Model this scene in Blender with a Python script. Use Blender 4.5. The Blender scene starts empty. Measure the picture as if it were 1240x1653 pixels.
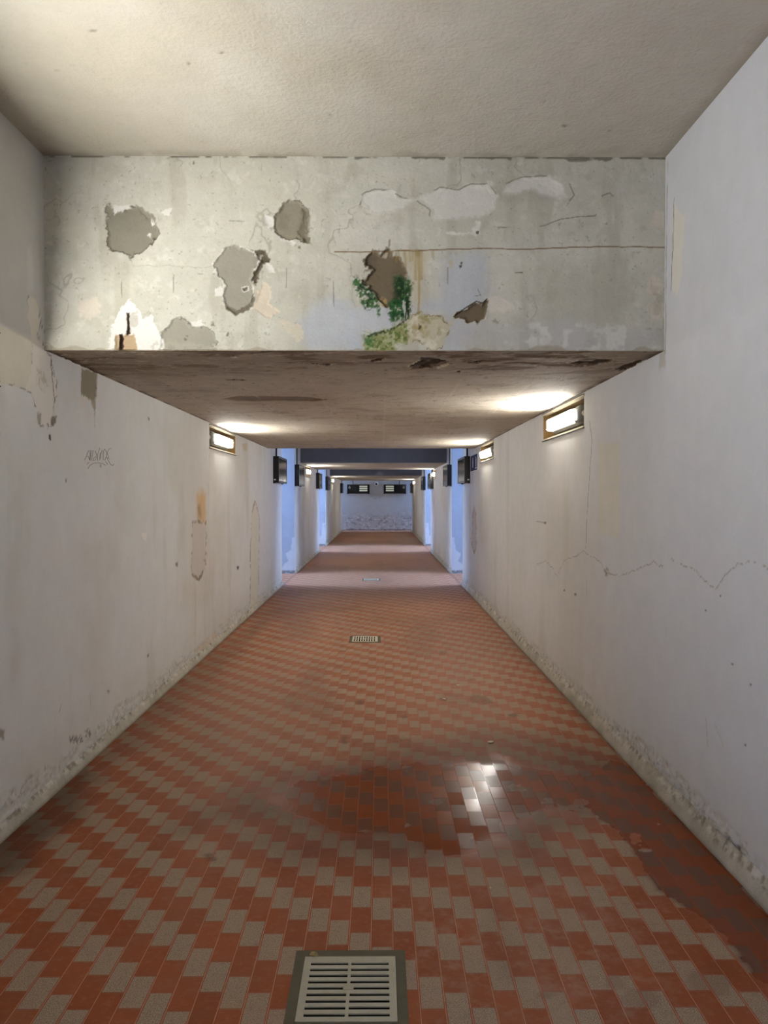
import bpy, bmesh, math, random
import numpy as np
from mathutils import Vector, Matrix

# ------------------------------------------------------------------ camera, world, exposure
scene = bpy.context.scene
COL = scene.collection
IMG_W, IMG_H, FPX = 1240, 1653, 1194.0
VPX, VPY = 612.5, 803.0
EYE = 1.5
cam_d = bpy.data.cameras.new('camera')
cam = bpy.data.objects.new('camera', cam_d)
COL.objects.link(cam)
cam_d.sensor_fit = 'VERTICAL'
cam_d.sensor_height = 36.0
cam_d.sensor_width = 36.0
cam_d.lens = FPX / IMG_H * 36.0
cam_d.clip_start = 0.05
cam_d.clip_end = 200
cam.location = (0, 0, EYE)
YAW = math.atan((IMG_W / 2 - VPX) / FPX)
PITCH = math.atan((IMG_H / 2 - VPY) / FPX)
cam.rotation_euler = (math.radians(90) - PITCH, 0, -YAW)
scene.camera = cam

SKY_STRENGTH = 42.0
LAMP_STRENGTH = 165.0
world = bpy.data.worlds.new('overcast_sky')
scene.world = world
world.use_nodes = True
bgn = world.node_tree.nodes['Background']
bgn.inputs['Color'].default_value = (0.40, 0.58, 1.0, 1)
bgn.inputs['Strength'].default_value = SKY_STRENGTH
vs = scene.view_settings
vs.view_transform = 'Standard'
vs.look = 'None'
vs.gamma = 1.0
vs.exposure = 0.0
vs.use_curve_mapping = False
scene.cycles.max_bounces = 10
scene.cycles.diffuse_bounces = 8
scene.cycles.glossy_bounces = 4
scene.cycles.sample_clamp_indirect = 8.0

# ------------------------------------------------------------------ place constants (metres)
XL, XR = -1.67, 1.43                 # corridor walls
Z1, Z2 = 2.235, 3.198                # low ceiling, high ceiling of the stair wells
YB = -2.6                            # wall behind the camera
Y_BEAM = 3.72                        # first beam face
Y_A1 = 11.1                          # low ceiling ends
O0 = (-1.5, 0.5)                     # stair openings along y
O1 = (12.68, 14.56)
Y_B0, Y_B1 = 15.7, 19.5
O2 = (20.5, 22.85)
Y_C0, Y_C1 = 25.0, 32.2
O3 = (32.5, 33.62)
Y_END = 33.62
ROOF_X = 1.6

RC = cam.rotation_euler.to_matrix()
def ray(px, py):
    return RC @ Vector(((px - IMG_W / 2) / FPX, (IMG_H / 2 - py) / FPX, -1.0))
def on_x(px, py, X):
    d = ray(px, py); t = X / d.x
    return (d.y * t, EYE + d.z * t)             # (y, z) on a side wall
def on_y(px, py, Y):
    d = ray(px, py); t = Y / d.y
    return (d.x * t, EYE + d.z * t)             # (x, z) on a cross wall
def on_z(px, py, Z):
    d = ray(px, py); t = (Z - EYE) / d.z
    return (d.x * t, d.y * t)                   # (x, y) on a floor or ceiling

def lin(c):
    c = np.asarray(c, float) / 255.0
    return np.where(c <= 0.04045, c / 12.92, ((c + 0.055) / 1.055) ** 2.4)

# ------------------------------------------------------------------ numpy noise
def _hash(ix, iy, seed):
    h = (ix.astype(np.int64) * 374761393 + iy.astype(np.int64) * 668265263 + seed * 1442695041) & 0x7fffffff
    h = ((h ^ (h >> 13)) * 1274126177) & 0x7fffffff
    h = ((h ^ (h >> 15)) * 374761393) & 0x7fffffff
    return ((h ^ (h >> 16)) & 0xffff) / 65535.0
def vnoise(x, y, seed=0):
    xi = np.floor(x); yi = np.floor(y)
    fx = x - xi; fy = y - yi
    fx = fx * fx * (3 - 2 * fx); fy = fy * fy * (3 - 2 * fy)
    a = _hash(xi, yi, seed); b = _hash(xi + 1, yi, seed)
    c = _hash(xi, yi + 1, seed); d = _hash(xi + 1, yi + 1, seed)
    return (a + (b - a) * fx) * (1 - fy) + (c + (d - c) * fx) * fy
def fbm(x, y, seed=0, octs=4):
    s = 0; amp = 0.5; tot = 0
    for k in range(octs):
        s = s + amp * vnoise(x * 2 ** k + 17.3 * k, y * 2 ** k - 9.1 * k, seed + k * 7)
        tot += amp; amp *= 0.5
    return s / tot
def sstep(a, b, x):
    t = np.clip((x - a) / (b - a), 0, 1)
    return t * t * (3 - 2 * t)

class Paint:
    """Material colour, spall depth and other scalars of one plastered surface, per vertex."""
    def __init__(self, U, V, base):
        self.U, self.V = U, V
        self.col = np.empty(U.shape + (3,)); self.col[:] = lin(base)
        self.disp = np.zeros(U.shape)
    def apply(self, m, color, sl=None, mul=False):
        c = lin(color)
        tgt = self.col if sl is None else self.col[sl]
        new = tgt * (1 - m[..., None]) + (tgt * c if mul else c) * m[..., None]
        if sl is None: self.col = new
        else: self.col[sl] = new
    def _box(self, pts, pad):
        p = np.asarray(pts)
        m = ((self.U > p[:, 0].min() - pad) & (self.U < p[:, 0].max() + pad) &
             (self.V > p[:, 1].min() - pad) & (self.V < p[:, 1].max() + pad))
        r = np.where(m.any(1))[0]; c = np.where(m.any(0))[0]
        if len(r) == 0 or len(c) == 0: return None
        return (slice(r[0], r[-1] + 1), slice(c[0], c[-1] + 1))
    def sd(self, pts, warp, freq, seed, sl):
        U, V = self.U[sl], self.V[sl]
        x = U + warp * 2 * (fbm(U * freq, V * freq, seed, 4) - 0.5)
        y = V + warp * 2 * (fbm(U * freq + 31, V * freq + 57, seed + 3, 4) - 0.5)
        w2 = min(warp * 1.3, 0.014)
        x = x + w2 * 2 * (fbm(U * freq * 4.3 + 7, V * freq * 4.3, seed + 5, 3) - 0.5)
        y = y + w2 * 2 * (fbm(U * freq * 4.3 + 3, V * freq * 4.3 + 71, seed + 6, 3) - 0.5)
        p = np.asarray(pts, float)
        d = np.full(x.shape, 1e9); inside = np.zeros(x.shape, bool)
        n = len(p)
        for i in range(n):
            a = p[i]; b = p[(i + 1) % n]; e = b - a
            t = np.clip(((x - a[0]) * e[0] + (y - a[1]) * e[1]) / max(e @ e, 1e-12), 0, 1)
            d = np.minimum(d, np.hypot(x - a[0] - t * e[0], y - a[1] - t * e[1]))
            cond = (a[1] > y) != (b[1] > y)
            with np.errstate(divide='ignore', invalid='ignore'):
                xi = (b[0] - a[0]) * (y - a[1]) / (b[1] - a[1] if b[1] != a[1] else 1e-12) + a[0]
            inside ^= cond & (x < xi)
        return np.where(inside, -d, d)
    def poly(self, pts, color, warp=0.02, soft=0.005, alpha=1.0, depth=0.0, freq=14, seed=1,
             edge=None, edge_w=0.006, speck=0.0, speck_f=60, mul=False):
        sl = self._box(pts, warp * 2 + soft + edge_w * 2 + 0.01)
        if sl is None: return
        d = self.sd(pts, warp, freq, seed, sl)
        m = 1 - sstep(-soft, soft, d)
        if speck > 0:
            n = fbm(self.U[sl] * speck_f, self.V[sl] * speck_f, seed + 11, 3)
            m = m * sstep(speck - 0.08, speck + 0.08, n)
        self.apply(m * alpha, color, sl, mul)
        if edge is not None:
            n = fbm(self.U[sl] * 25, self.V[sl] * 25, seed + 23, 3)
            e = (1 - sstep(edge_w * 0.4, edge_w, np.abs(d))) * sstep(0.38, 0.55, n)
            self.apply(e * 0.85, edge, sl)
        if depth:
            self.disp[sl] -= depth * (1 - sstep(-0.012, 0.0, d))
    def line(self, pts, color, width=0.004, warp=0.01, alpha=0.8, freq=18, seed=5, breaks=0.0):
        sl = self._box(pts, warp * 2 + width * 2 + 0.01)
        if sl is None: return
        U, V = self.U[sl], self.V[sl]
        x = U + warp * 2 * (fbm(U * freq, V * freq, seed, 4) - 0.5)
        y = V + warp * 2 * (fbm(U * freq + 31, V * freq + 57, seed + 3, 4) - 0.5)
        p = np.asarray(pts, float); d = np.full(x.shape, 1e9)
        for i in range(len(p) - 1):
            a, b = p[i], p[i + 1]; e = b - a
            t = np.clip(((x - a[0]) * e[0] + (y - a[1]) * e[1]) / max(e @ e, 1e-12), 0, 1)
            d = np.minimum(d, np.hypot(x - a[0] - t * e[0], y - a[1] - t * e[1]))
        m = (1 - sstep(width * 0.5, width, d)) * alpha
        if breaks > 0:
            m = m * sstep(breaks - 0.1, breaks + 0.1, fbm(U * 12, V * 12, seed + 40, 3))
        self.apply(m, color, sl)
    def mottling(self, color, freq, lo, hi, alpha, seed, fu=1.0, fv=1.0):
        m = sstep(lo, hi, fbm(self.U * freq * fu, self.V * freq * fv, seed, 5)) * alpha
        self.apply(m, color)

# ------------------------------------------------------------------ node helpers
class NT:
    def __init__(self, name):
        self.mat = bpy.data.materials.new(name); self.mat.use_nodes = True
        self.t = self.mat.node_tree; self.t.nodes.clear()
        self.out = self.t.nodes.new('ShaderNodeOutputMaterial')
    def node(self, typ, **kw):
        n = self.t.nodes.new(typ)
        for k, v in kw.items(): setattr(n, k, v)
        return n
    def put(self, sock, v):
        if isinstance(v, bpy.types.NodeSocket): self.t.links.new(v, sock)
        else: sock.default_value = v
    def m(self, op, a, b=0.0, c=None):
        n = self.node('ShaderNodeMath', operation=op)
        self.put(n.inputs[0], a); self.put(n.inputs[1], b)
        if c is not None: self.put(n.inputs[2], c)
        return n.outputs[0]
    def mix(self, f, a, b, mode='MIX'):
        n = self.node('ShaderNodeMix', data_type='RGBA', blend_type=mode)
        self.put(n.inputs[0], f); self.put(n.inputs[6], a); self.put(n.inputs[7], b)
        return n.outputs[2]
    def rng(self, v, a, b, c, d):
        n = self.node('ShaderNodeMapRange')
        self.put(n.inputs[0], v)
        for i, q in enumerate((a, b, c, d)): n.inputs[i + 1].default_value = q
        return n.outputs[0]
    def noise(self, scale, detail=4, rough=0.6, vec=None, out=0):
        n = self.node('ShaderNodeTexNoise')
        n.inputs['Scale'].default_value = scale; n.inputs['Detail'].default_value = detail
        n.inputs['Roughness'].default_value = rough
        if vec is None: vec = self.pos()
        self.put(n.inputs['Vector'], vec)
        return n.outputs[out]
    def pos(self):
        if not hasattr(self, '_p'): self._p = self.node('ShaderNodeTexCoord').outputs['Object']
        return self._p
    def attr(self, name, out='Color'):
        n = self.node('ShaderNodeAttribute'); n.attribute_name = name
        return n.outputs[out]
    def bump(self, h, strength, dist):
        n = self.node('ShaderNodeBump')
        n.inputs['Strength'].default_value = strength; n.inputs['Distance'].default_value = dist
        self.put(n.inputs['Height'], h)
        return n.outputs[0]
    def bsdf(self, color, rough=0.8, metal=0.0, normal=None, spec=0.3, emis=None, estr=0.0, coat=0.0):
        n = self.node('ShaderNodeBsdfPrincipled')
        self.put(n.inputs['Base Color'], color); self.put(n.inputs['Roughness'], rough)
        self.put(n.inputs['Metallic'], metal); self.put(n.inputs['Specular IOR Level'], spec)
        if normal is not None: self.put(n.inputs['Normal'], normal)
        if emis is not None:
            self.put(n.inputs['Emission Color'], emis); n.inputs['Emission Strength'].default_value = estr
        if coat: n.inputs['Coat Weight'].default_value = coat
        self.t.links.new(n.outputs[0], self.out.inputs[0])
        return self.mat

def rgba(c, k=1.0):
    l = lin(c) * k
    return (float(l[0]), float(l[1]), float(l[2]), 1.0)

def plaster(name, bump_scale=90, strength=0.25, dist=0.004, var=0.10, rough=0.85, spec=0.25):
    t = NT(name)
    c = t.attr('paint')
    n = t.noise(7, 6, 0.65); f = t.noise(160, 3, 0.6)
    k = t.m('ADD', t.rng(n, 0.25, 0.75, 1 - var, 1 + var), t.rng(f, 0.3, 0.7, -var * 0.5, var * 0.5))
    cm = t.node('ShaderNodeCombineXYZ')
    for i in range(3): t.put(cm.inputs[i], k)
    c2 = t.mix(1.0, c, cm.outputs[0], 'MULTIPLY')
    h = t.m('ADD', t.noise(bump_scale, 4, 0.6), t.m('MULTIPLY', t.noise(9, 3, 0.5), 2.0))
    return t.bsdf(c2, rough, 0, t.bump(h, strength, dist), spec)

def simple(name, c, rough=0.5, metal=0.0, spec=0.5, var=0.08, scale=30, emis=None, estr=0.0, bump=0.0, coat=0.0):
    t = NT(name)
    n = t.noise(scale, 4)
    col = t.mix(n, rgba(c, 1 - var), rgba(c, 1 + var))
    nm = t.bump(n, bump, 0.003) if bump else None
    return t.bsdf(col, rough, metal, nm, spec, emis, estr, coat)

MAT = {}
MAT['wall'] = plaster('painted_wall_plaster', 70, 0.22, 0.004, 0.05, 0.75, 0.3)
MAT['beam'] = plaster('flaking_beam_plaster', 60, 0.35, 0.005, 0.08)
MAT['ceil'] = plaster('stucco_ceiling', 60, 0.6, 0.006, 0.06)
MAT['lowceil'] = plaster('concrete_ceiling', 80, 0.45, 0.006, 0.10)
MAT['base'] = plaster('cement_skirting', 45, 0.6, 0.006, 0.18)
MAT['blackmetal'] = simple('black_painted_metal', (16, 16, 18), 0.45, 0.0, 0.4)
MAT['glass'] = simple('dark_display_glass', (12, 13, 17), 0.16, 0.0, 0.16, 0.05)
MAT['cable'] = simple('black_conduit', (20, 20, 24), 0.6)
MAT['greyhousing'] = simple('grey_lamp_housing', (128, 130, 126), 0.5, 0, 0.4)
MAT['gland'] = simple('white_cable_gland', (215, 210, 195), 0.5)
MAT['framemetal'] = simple('pale_lamp_frame', (224, 212, 186), 0.55, 0.0, 0.4)
MAT['framedark'] = simple('dark_frame_edge', (45, 35, 28), 0.7)
MAT['stripe'] = simple('cream_sign_stripe', (226, 228, 205), 0.5, 0, 0.3, 0.03, 30, rgba((226, 228, 205)), 0.28)
MAT['icon'] = simple('white_sign_mark', (215, 218, 215), 0.5)
MAT['domewhite'] = simple('white_camera_shell', (222, 222, 224), 0.35)
MAT['domeblack'] = simple('black_camera_lens', (10, 10, 12), 0.1)
MAT['blue'] = simple('dark_blue_enamel', (24, 28, 82), 0.75, 0, 0.12)
MAT['signwhite'] = simple('white_enamel', (190, 190, 198), 0.4)
MAT['grate'] = simple('grey_plastic_grate', (178, 171, 148), 0.5, 0, 0.4, 0.16, 40, bump=0.2)
MAT['cement'] = simple('grey_cement_surround', (98, 92, 74), 0.85, 0, 0.2, 0.25, 22, bump=0.5)
MAT['pit'] = simple('black_drain_pit', (10, 8, 6), 0.9, 0, 0.1)
MAT['crumb'] = simple('pale_crumb', (205, 196, 176), 0.8, 0, 0.2, 0.2, 80)
MAT['ochre'] = simple('ochre_pebble', (150, 135, 88), 0.85, 0, 0.2, 0.25, 80)
MAT['pencil'] = simple('grey_pencil', (134, 128, 118), 0.9, 0, 0.1)
def lens_mat(k=1.0):
    t = NT('lit_lamp_lens')
    n = t.noise(20, 2)
    col = t.mix(n, (0.9, 0.9, 0.86, 1), (0.95, 0.95, 0.92, 1))
    return t.bsdf(col, 0.4, 0, None, 0.3, (1.0, 0.985, 0.92, 1), LAMP_STRENGTH * k)
MAT['lens'] = lens_mat()
MAT['lens_strong'] = lens_mat(1.6)
MAT['rim'] = simple('glowing_lens_rim', (225, 222, 210), 0.5, 0, 0.3, 0.02, 30, (1.0, 0.96, 0.86, 1), LAMP_STRENGTH * 0.02)

# ------------------------------------------------------------------ object helpers
def tag(o, label=None, cat=None, group=None, kind=None):
    if label: o['label'] = label
    if cat: o['category'] = cat
    if group: o['group'] = group
    if kind: o['kind'] = kind
    return o
def thing(name, loc, label, cat, group=None):
    o = bpy.data.objects.new(name, None); o.empty_display_size = 0.1
    COL.objects.link(o); o.location = loc
    return tag(o, label, cat, group)
def link_mesh(name, me, mat, parent=None):
    if mat is not None: me.materials.append(mat)
    o = bpy.data.objects.new(name, me); COL.objects.link(o)
    if parent is not None: o.parent = parent
    return o
def from_bm(name, bm, mat, parent=None, smooth=False):
    me = bpy.data.meshes.new(name); bmesh.ops.recalc_face_normals(bm, faces=bm.faces)
    if smooth:
        for f in bm.faces: f.smooth = True
    bm.to_mesh(me); bm.free()
    return link_mesh(name, me, mat, parent)
def add_box(bm, lo, hi, bevel=0.0, segs=2):
    r = bmesh.ops.create_cube(bm, size=1.0)
    for v in r['verts']:
        v.co = Vector([lo[i] + (v.co[i] + 0.5) * (hi[i] - lo[i]) for i in range(3)])
    if bevel:
        es = list({e for v in r['verts'] for e in v.link_edges})
        bmesh.ops.bevel(bm, geom=es, offset=bevel, segments=segs, affect='EDGES', profile=0.5)
def add_prism(bm, prof, axis, a, b):
    """extrude a closed 2-D profile between a and b along axis; profile is in the two other axes in order"""
    def p(q, s):
        if axis == 0: return (s, q[0], q[1])
        if axis == 1: return (q[0], s, q[1])
        return (q[0], q[1], s)
    A = [bm.verts.new(p(q, a)) for q in prof]; B = [bm.verts.new(p(q, b)) for q in prof]
    n = len(prof)
    bm.faces.new(A); bm.faces.new(B[::-1])
    for i in range(n): bm.faces.new((A[i], B[i], B[(i + 1) % n], A[(i + 1) % n]))
def add_cyl(bm, p0, p1, r, seg=16, r2=None):
    p0, p1 = Vector(p0), Vector(p1); d = p1 - p0
    rot = d.to_track_quat('Z', 'Y').to_matrix().to_4x4()
    bmesh.ops.create_cone(bm, cap_ends=True, segments=seg, radius1=r, radius2=r if r2 is None else r2,
                          depth=d.length, matrix=Matrix.Translation((p0 + p1) / 2) @ rot)

def surface(name, mat, origin, ud, vd, us, vs_, paint_fn, nrm, holes=(), extra=(), attrs=None, kind='structure', label=None, cat=None):
    """a plastered surface: a grid in the plane origin + u*ud + v*vd, relief along nrm, colour from paint_fn(U, V)"""
    us, vs_ = np.unique(np.round(us, 5)), np.unique(np.round(vs_, 5))
    U, V = np.meshgrid(us, vs_)
    P = paint_fn(U, V)
    o, ud, vd, nr = (np.asarray(q, float) for q in (origin, ud, vd, nrm))
    co = o + U[..., None] * ud + V[..., None] * vd + P.disp[..., None] * nr
    nv, nu = U.shape
    idx = np.arange(nu * nv).reshape(nv, nu)
    q = np.stack([idx[:-1, :-1], idx[:-1, 1:], idx[1:, 1:], idx[1:, :-1]], -1).reshape(-1, 4)
    if np.dot(np.cross(ud, vd), nr) < 0: q = q[:, ::-1]
    cu = ((U[:-1, :-1] + U[1:, 1:]) / 2).ravel(); cv = ((V[:-1, :-1] + V[1:, 1:]) / 2).ravel()
    keep = np.ones(len(q), bool)
    for (a, b, c, d) in holes: keep &= ~((cu > a) & (cu < b) & (cv > c) & (cv < d))
    q = q[keep]
    co = co.reshape(-1, 3); col = P.col.reshape(-1, 3)
    for quad, c in extra:
        n0 = len(co)
        co = np.vstack([co, np.asarray(quad, float)]); col = np.vstack([col, np.tile(lin(c), (4, 1))])
        q = np.vstack([q, [[n0, n0 + 1, n0 + 2, n0 + 3]]])
    used = np.zeros(len(co), bool); used[q.ravel()] = True
    remap = np.cumsum(used) - 1
    co, col, q = co[used], col[used], remap[q]
    me = bpy.data.meshes.new(name)
    me.vertices.add(len(co)); me.vertices.foreach_set('co', co.astype(np.float32).ravel())
    me.loops.add(len(q) * 4); me.loops.foreach_set('vertex_index', q.astype(np.int32).ravel())
    me.polygons.add(len(q)); me.polygons.foreach_set('loop_start', np.arange(0, len(q) * 4, 4, dtype=np.int32))
    me.polygons.foreach_set('use_smooth', np.ones(len(q), bool))
    me.update(calc_edges=True)
    ca = me.attributes.new('paint', 'FLOAT_COLOR', 'POINT')
    ca.data.foreach_set('color', np.hstack([np.clip(col, 0, 1), np.ones((len(col), 1))]).astype(np.float32).ravel())
    for an in (attrs or ()):
        arr = getattr(P, an).reshape(-1)
        arr = np.concatenate([arr, np.zeros(len(used) - len(arr))])[used]
        aa = me.attributes.new(an, 'FLOAT', 'POINT'); aa.data.foreach_set('value', arr.astype(np.float32))
    ob = link_mesh(name, me, mat)
    return tag(ob, label, cat, None, kind)

def flat(base, mott=None):
    def fn(U, V):
        p = Paint(U, V, base)
        if mott: p.mottling(*mott)
        return p
    return fn

# ------------------------------------------------------------------ lamps and their niches (needed by the walls)
# (wall side, y of niche start, y of niche end)
LAMPS = [(-1, 1.95, 3.25), (-1, 7.29, 8.60), (1, 5.17, 6.45), (1, 9.26, 10.44),
         (-1, 16.6, 17.9), (1, 18.7, 19.9 - 0.45), (-1, 25.6, 26.9), (1, 29.4, 30.7)]
NZ0, NZ1 = 1.995, 2.213
NDEPTH = 0.17
def niche_faces(side, y0, y1):
    X = XR if side > 0 else XL
    B = X + side * NDEPTH
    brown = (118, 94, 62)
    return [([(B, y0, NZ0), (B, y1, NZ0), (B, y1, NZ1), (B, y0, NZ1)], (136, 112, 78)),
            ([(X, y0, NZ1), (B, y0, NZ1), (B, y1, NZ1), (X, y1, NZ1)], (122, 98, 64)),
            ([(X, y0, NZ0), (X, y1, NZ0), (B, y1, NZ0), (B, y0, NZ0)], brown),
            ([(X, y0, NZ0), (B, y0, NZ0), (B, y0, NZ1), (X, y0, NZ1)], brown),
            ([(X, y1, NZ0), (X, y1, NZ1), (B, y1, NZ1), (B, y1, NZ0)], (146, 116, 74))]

def yspace(y0, y1, px=0.8, X=1.55, fine=0.006):
    ys = [y0]
    while ys[-1] < y1:
        y = ys[-1]
        d = 0.06 if y < 2.5 else max(fine, y * y / (FPX * X) * px)
        ys.append(y + min(d, 0.12))
    ys[-1] = y1
    return np.array(ys)

WALLC = (211, 210, 208)
# ------------------------------------------------------------------ left wall
def base_flakes(p, seed):
    U, V = p.U, p.V
    h = 0.10 + 0.13 * fbm(U * 3.1, U * 0 + 3.3, seed, 4) ** 1.5
    n = fbm(U * 22, V * 30, seed + 2, 4)
    m = (1 - sstep(h - 0.02, h + 0.02, V)) * sstep(0.45, 0.56, n)
    p.apply(m * 0.5, (188, 182, 166))
    m2 = (1 - sstep(h - 0.01, h + 0.03, V)) * sstep(0.66, 0.72, fbm(U * 40 + 9, V * 45, seed + 4, 3))
    p.apply(m2 * 0.6, (120, 108, 92))
    p.disp += -0.004 * m
    soft = (1 - sstep(0.1, 0.5, V)) * 0.35
    p.apply(soft, (192, 188, 174))

def wl(*pts): return [on_x(a, b, XL) for a, b in pts]
def wr(*pts): return [on_x(a, b, XR) for a, b in pts]

def paint_left(U, V):
    p = Paint(U, V, WALLC)
    p.mottling((196, 190, 178), 0.9, 0.45, 0.7, 0.5, 3)
    p.mottling((186, 178, 162), 2.2, 0.55, 0.75, 0.35, 9, 1.6, 0.35)
    base_flakes(p, 61)
    # a smooth plaster band continuing the niche line beyond the nearest lamp
    p.poly([(3.0, 2.0), (3.0, 2.258), (3.75, 2.262), (3.66, 2.1), (3.56, 2.0)], (212, 205, 188), 0.01, 0.006, 0.9, seed=4, freq=5)
    p.apply(sstep(2.25, 2.28, V) * (U < 3.8) * 0.5, (186, 184, 180))
    # torn paint beside the beam corner
    p.poly(wl((45, 480), (58, 478), (64, 515), (60, 540), (80, 575), (92, 620), (90, 650), (86, 685), (62, 680), (52, 640),
              (42, 625), (50, 590), (50, 545)), (216, 210, 200), 0.03, 0.008, 0.9, 0.003, seed=12, edge=(110, 102, 90), edge_w=0.005)
    p.poly(wl((58, 590), (72, 600), (78, 625), (70, 635), (60, 620)), (186, 178, 160), 0.03, 0.01, 0.8, 0.003, seed=15, speck=0.42)
    p.poly(wl((84, 672), (92, 668), (90, 684), (82, 688)), (120, 110, 96), 0.012, 0.004, 0.9, 0.006, seed=18)
    p.poly(wl((60, 665), (68, 668), (66, 690), (60, 685)), (140, 130, 114), 0.012, 0.006, 0.7, 0.003, seed=19, speck=0.4)
    p.poly(wl((79, 700), (82, 700), (82, 711), (79, 710)), (60, 54, 46), 0.004, 0.002, 0.95, 0.004, seed=21)
    p.line(wl((65, 522), (72, 536), (76, 552)), (70, 64, 56), 0.004, 0.008, 0.9, seed=24)
    p.line(wl((83, 582), (85, 602), (88, 640), (87, 672)), (84, 76, 66), 0.005, 0.012, 0.85, seed=26, breaks=0.42)
    p.line(wl((78, 400), (79, 480), (80, 540), (82, 566)), (128, 124, 122), 0.006, 0.01, 0.7, seed=27, breaks=0.35)
    p.line(wl((0, 616), (20, 622), (42, 628)), (120, 110, 96), 0.004, 0.008, 0.7, seed=28)
    p.poly(wl((42, 400), (50, 395), (56, 470), (46, 475)), (214, 212, 208), 0.03, 0.012, 0.5, seed=29)
    # bare mortar hanging under the low ceiling
    p.poly(wl((132, 592), (158, 602), (156, 640), (152, 648), (131, 640)), (138, 128, 108), 0.008, 0.004, 1, 0.006, seed=31, edge=(205, 198, 184), edge_w=0.012)
    p.poly(wl((129, 638), (142, 642), (143, 652), (129, 656)), (214, 208, 198), 0.010, 0.004, 0.9, 0.002, seed=32)
    p.poly(wl((147, 645), (154, 648), (153, 672), (150, 660)), (148, 134, 112), 0.010, 0.006, 0.8, seed=33)
    p.line(wl((153, 660), (153, 690)), (150, 140, 124), 0.006, 0.01, 0.5, seed=34)
    # rust stain and outlined repair below it
    p.poly(wl((317, 795), (327, 785), (333, 800), (332, 848), (325, 846), (318, 840)), (206, 160, 96), 0.06, 0.05, 0.75, seed=41, freq=6)
    p.poly(wl((319, 818), (324, 812), (325, 836), (320, 838)), (128, 112, 86), 0.05, 0.04, 0.6, seed=42, freq=6)
    p.poly(wl((311, 845), (333, 841), (333, 912), (322, 935), (309, 925)), (196, 186, 178), 0.03, 0.01, 0.9, 0.002, seed=43,
           edge=(120, 104, 80), edge_w=0.022, freq=6)
    p.line(wl((315, 932), (316, 985), (314, 1050)), (190, 170, 130), 0.03, 0.03, 0.35, seed=45)
    p.poly(wl((405, 830), (413, 808), (419, 840), (417, 975), (404, 985)), (206, 200, 182), 0.04, 0.015, 0.8, seed=47,
           edge=(150, 132, 98), edge_w=0.035, freq=4)
    # small knocks
    for (a, b, r, c) in ((233, 866, 4, (225, 220, 212)), (285, 911, 2, (120, 112, 100)), (384, 917, 2, (60, 54, 50)),
                         (162, 752, 1.5, (120, 112, 100)), (240, 676, 1.5, (120, 112, 100)), (107, 775, 1.5, (100, 94, 84)),
                         (239, 1058, 1.5, (90, 84, 74)), (175, 1116, 2, (150, 140, 128)), (2, 1185, 5, (150, 142, 128)),
                         (330, 905, 1, (130, 120, 100)), (395, 722, 4, (190, 176, 150))):
        p.poly(wl((a - r, b - r * 1.4), (a + r, b - r * 1.6), (a + r * 0.8, b + r * 1.8), (a - r * 0.6, b + r * 1.2)), c, 0.008, 0.006, 0.9, 0.001, seed=int(a + b))
    p.line(wl((96, 1150), (99, 1138)), (130, 120, 106), 0.004, 0.006, 0.6, seed=71)
    p.line(wl((146, 1118), (146, 1140)), (160, 150, 134), 0.004, 0.006, 0.5, seed=72)
    p.line(wl((338, 735), (336, 820), (335, 905)), (170, 160, 140), 0.014, 0.02, 0.35, seed=73)
    p.poly(wl((315, 1058), (345, 1025), (352, 1024), (330, 1052)), (214, 180, 128), 0.05, 0.05, 0.5, seed=74, freq=5)
    for (a, b) in ((118, 1190), (128, 1192), (142, 1182)):
        p.poly(wl((a - 7, b - 2), (a + 4, b - 6), (a + 8, b + 8), (a - 4, b + 8)), (110, 102, 92), 0.02, 0.006, 0.8, 0.004, seed=a, speck=0.5)
    return p
holesL = [(y0, y1, NZ0, NZ1) for s, y0, y1 in LAMPS if s < 0] + [(Y_BEAM + 0.06, Y_A1 - 0.06, Z1 + 0.06, 9)]
def wall_vs(h=Z2): return np.concatenate([np.arange(0, Z1 + 0.03, 0.0075), np.linspace(Z1 + 0.03, h, 60), [NZ0, NZ1]])
ysL = np.concatenate([yspace(O0[1], O1[0]), [q for s, a, b in LAMPS if s < 0 and b < 12 for q in (a, b)]])
exL = [f for s, a, b in LAMPS if s < 0 and b < 12 for f in niche_faces(s, a, b)]
surface('wall_left', MAT['wall'], (XL, 0, 0), (0, 1, 0), (0, 0, 1), ysL, wall_vs(), paint_left, (1, 0, 0), holesL, exL,
        label='long stained white plaster wall on the left of the underpass', cat='wall')

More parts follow.
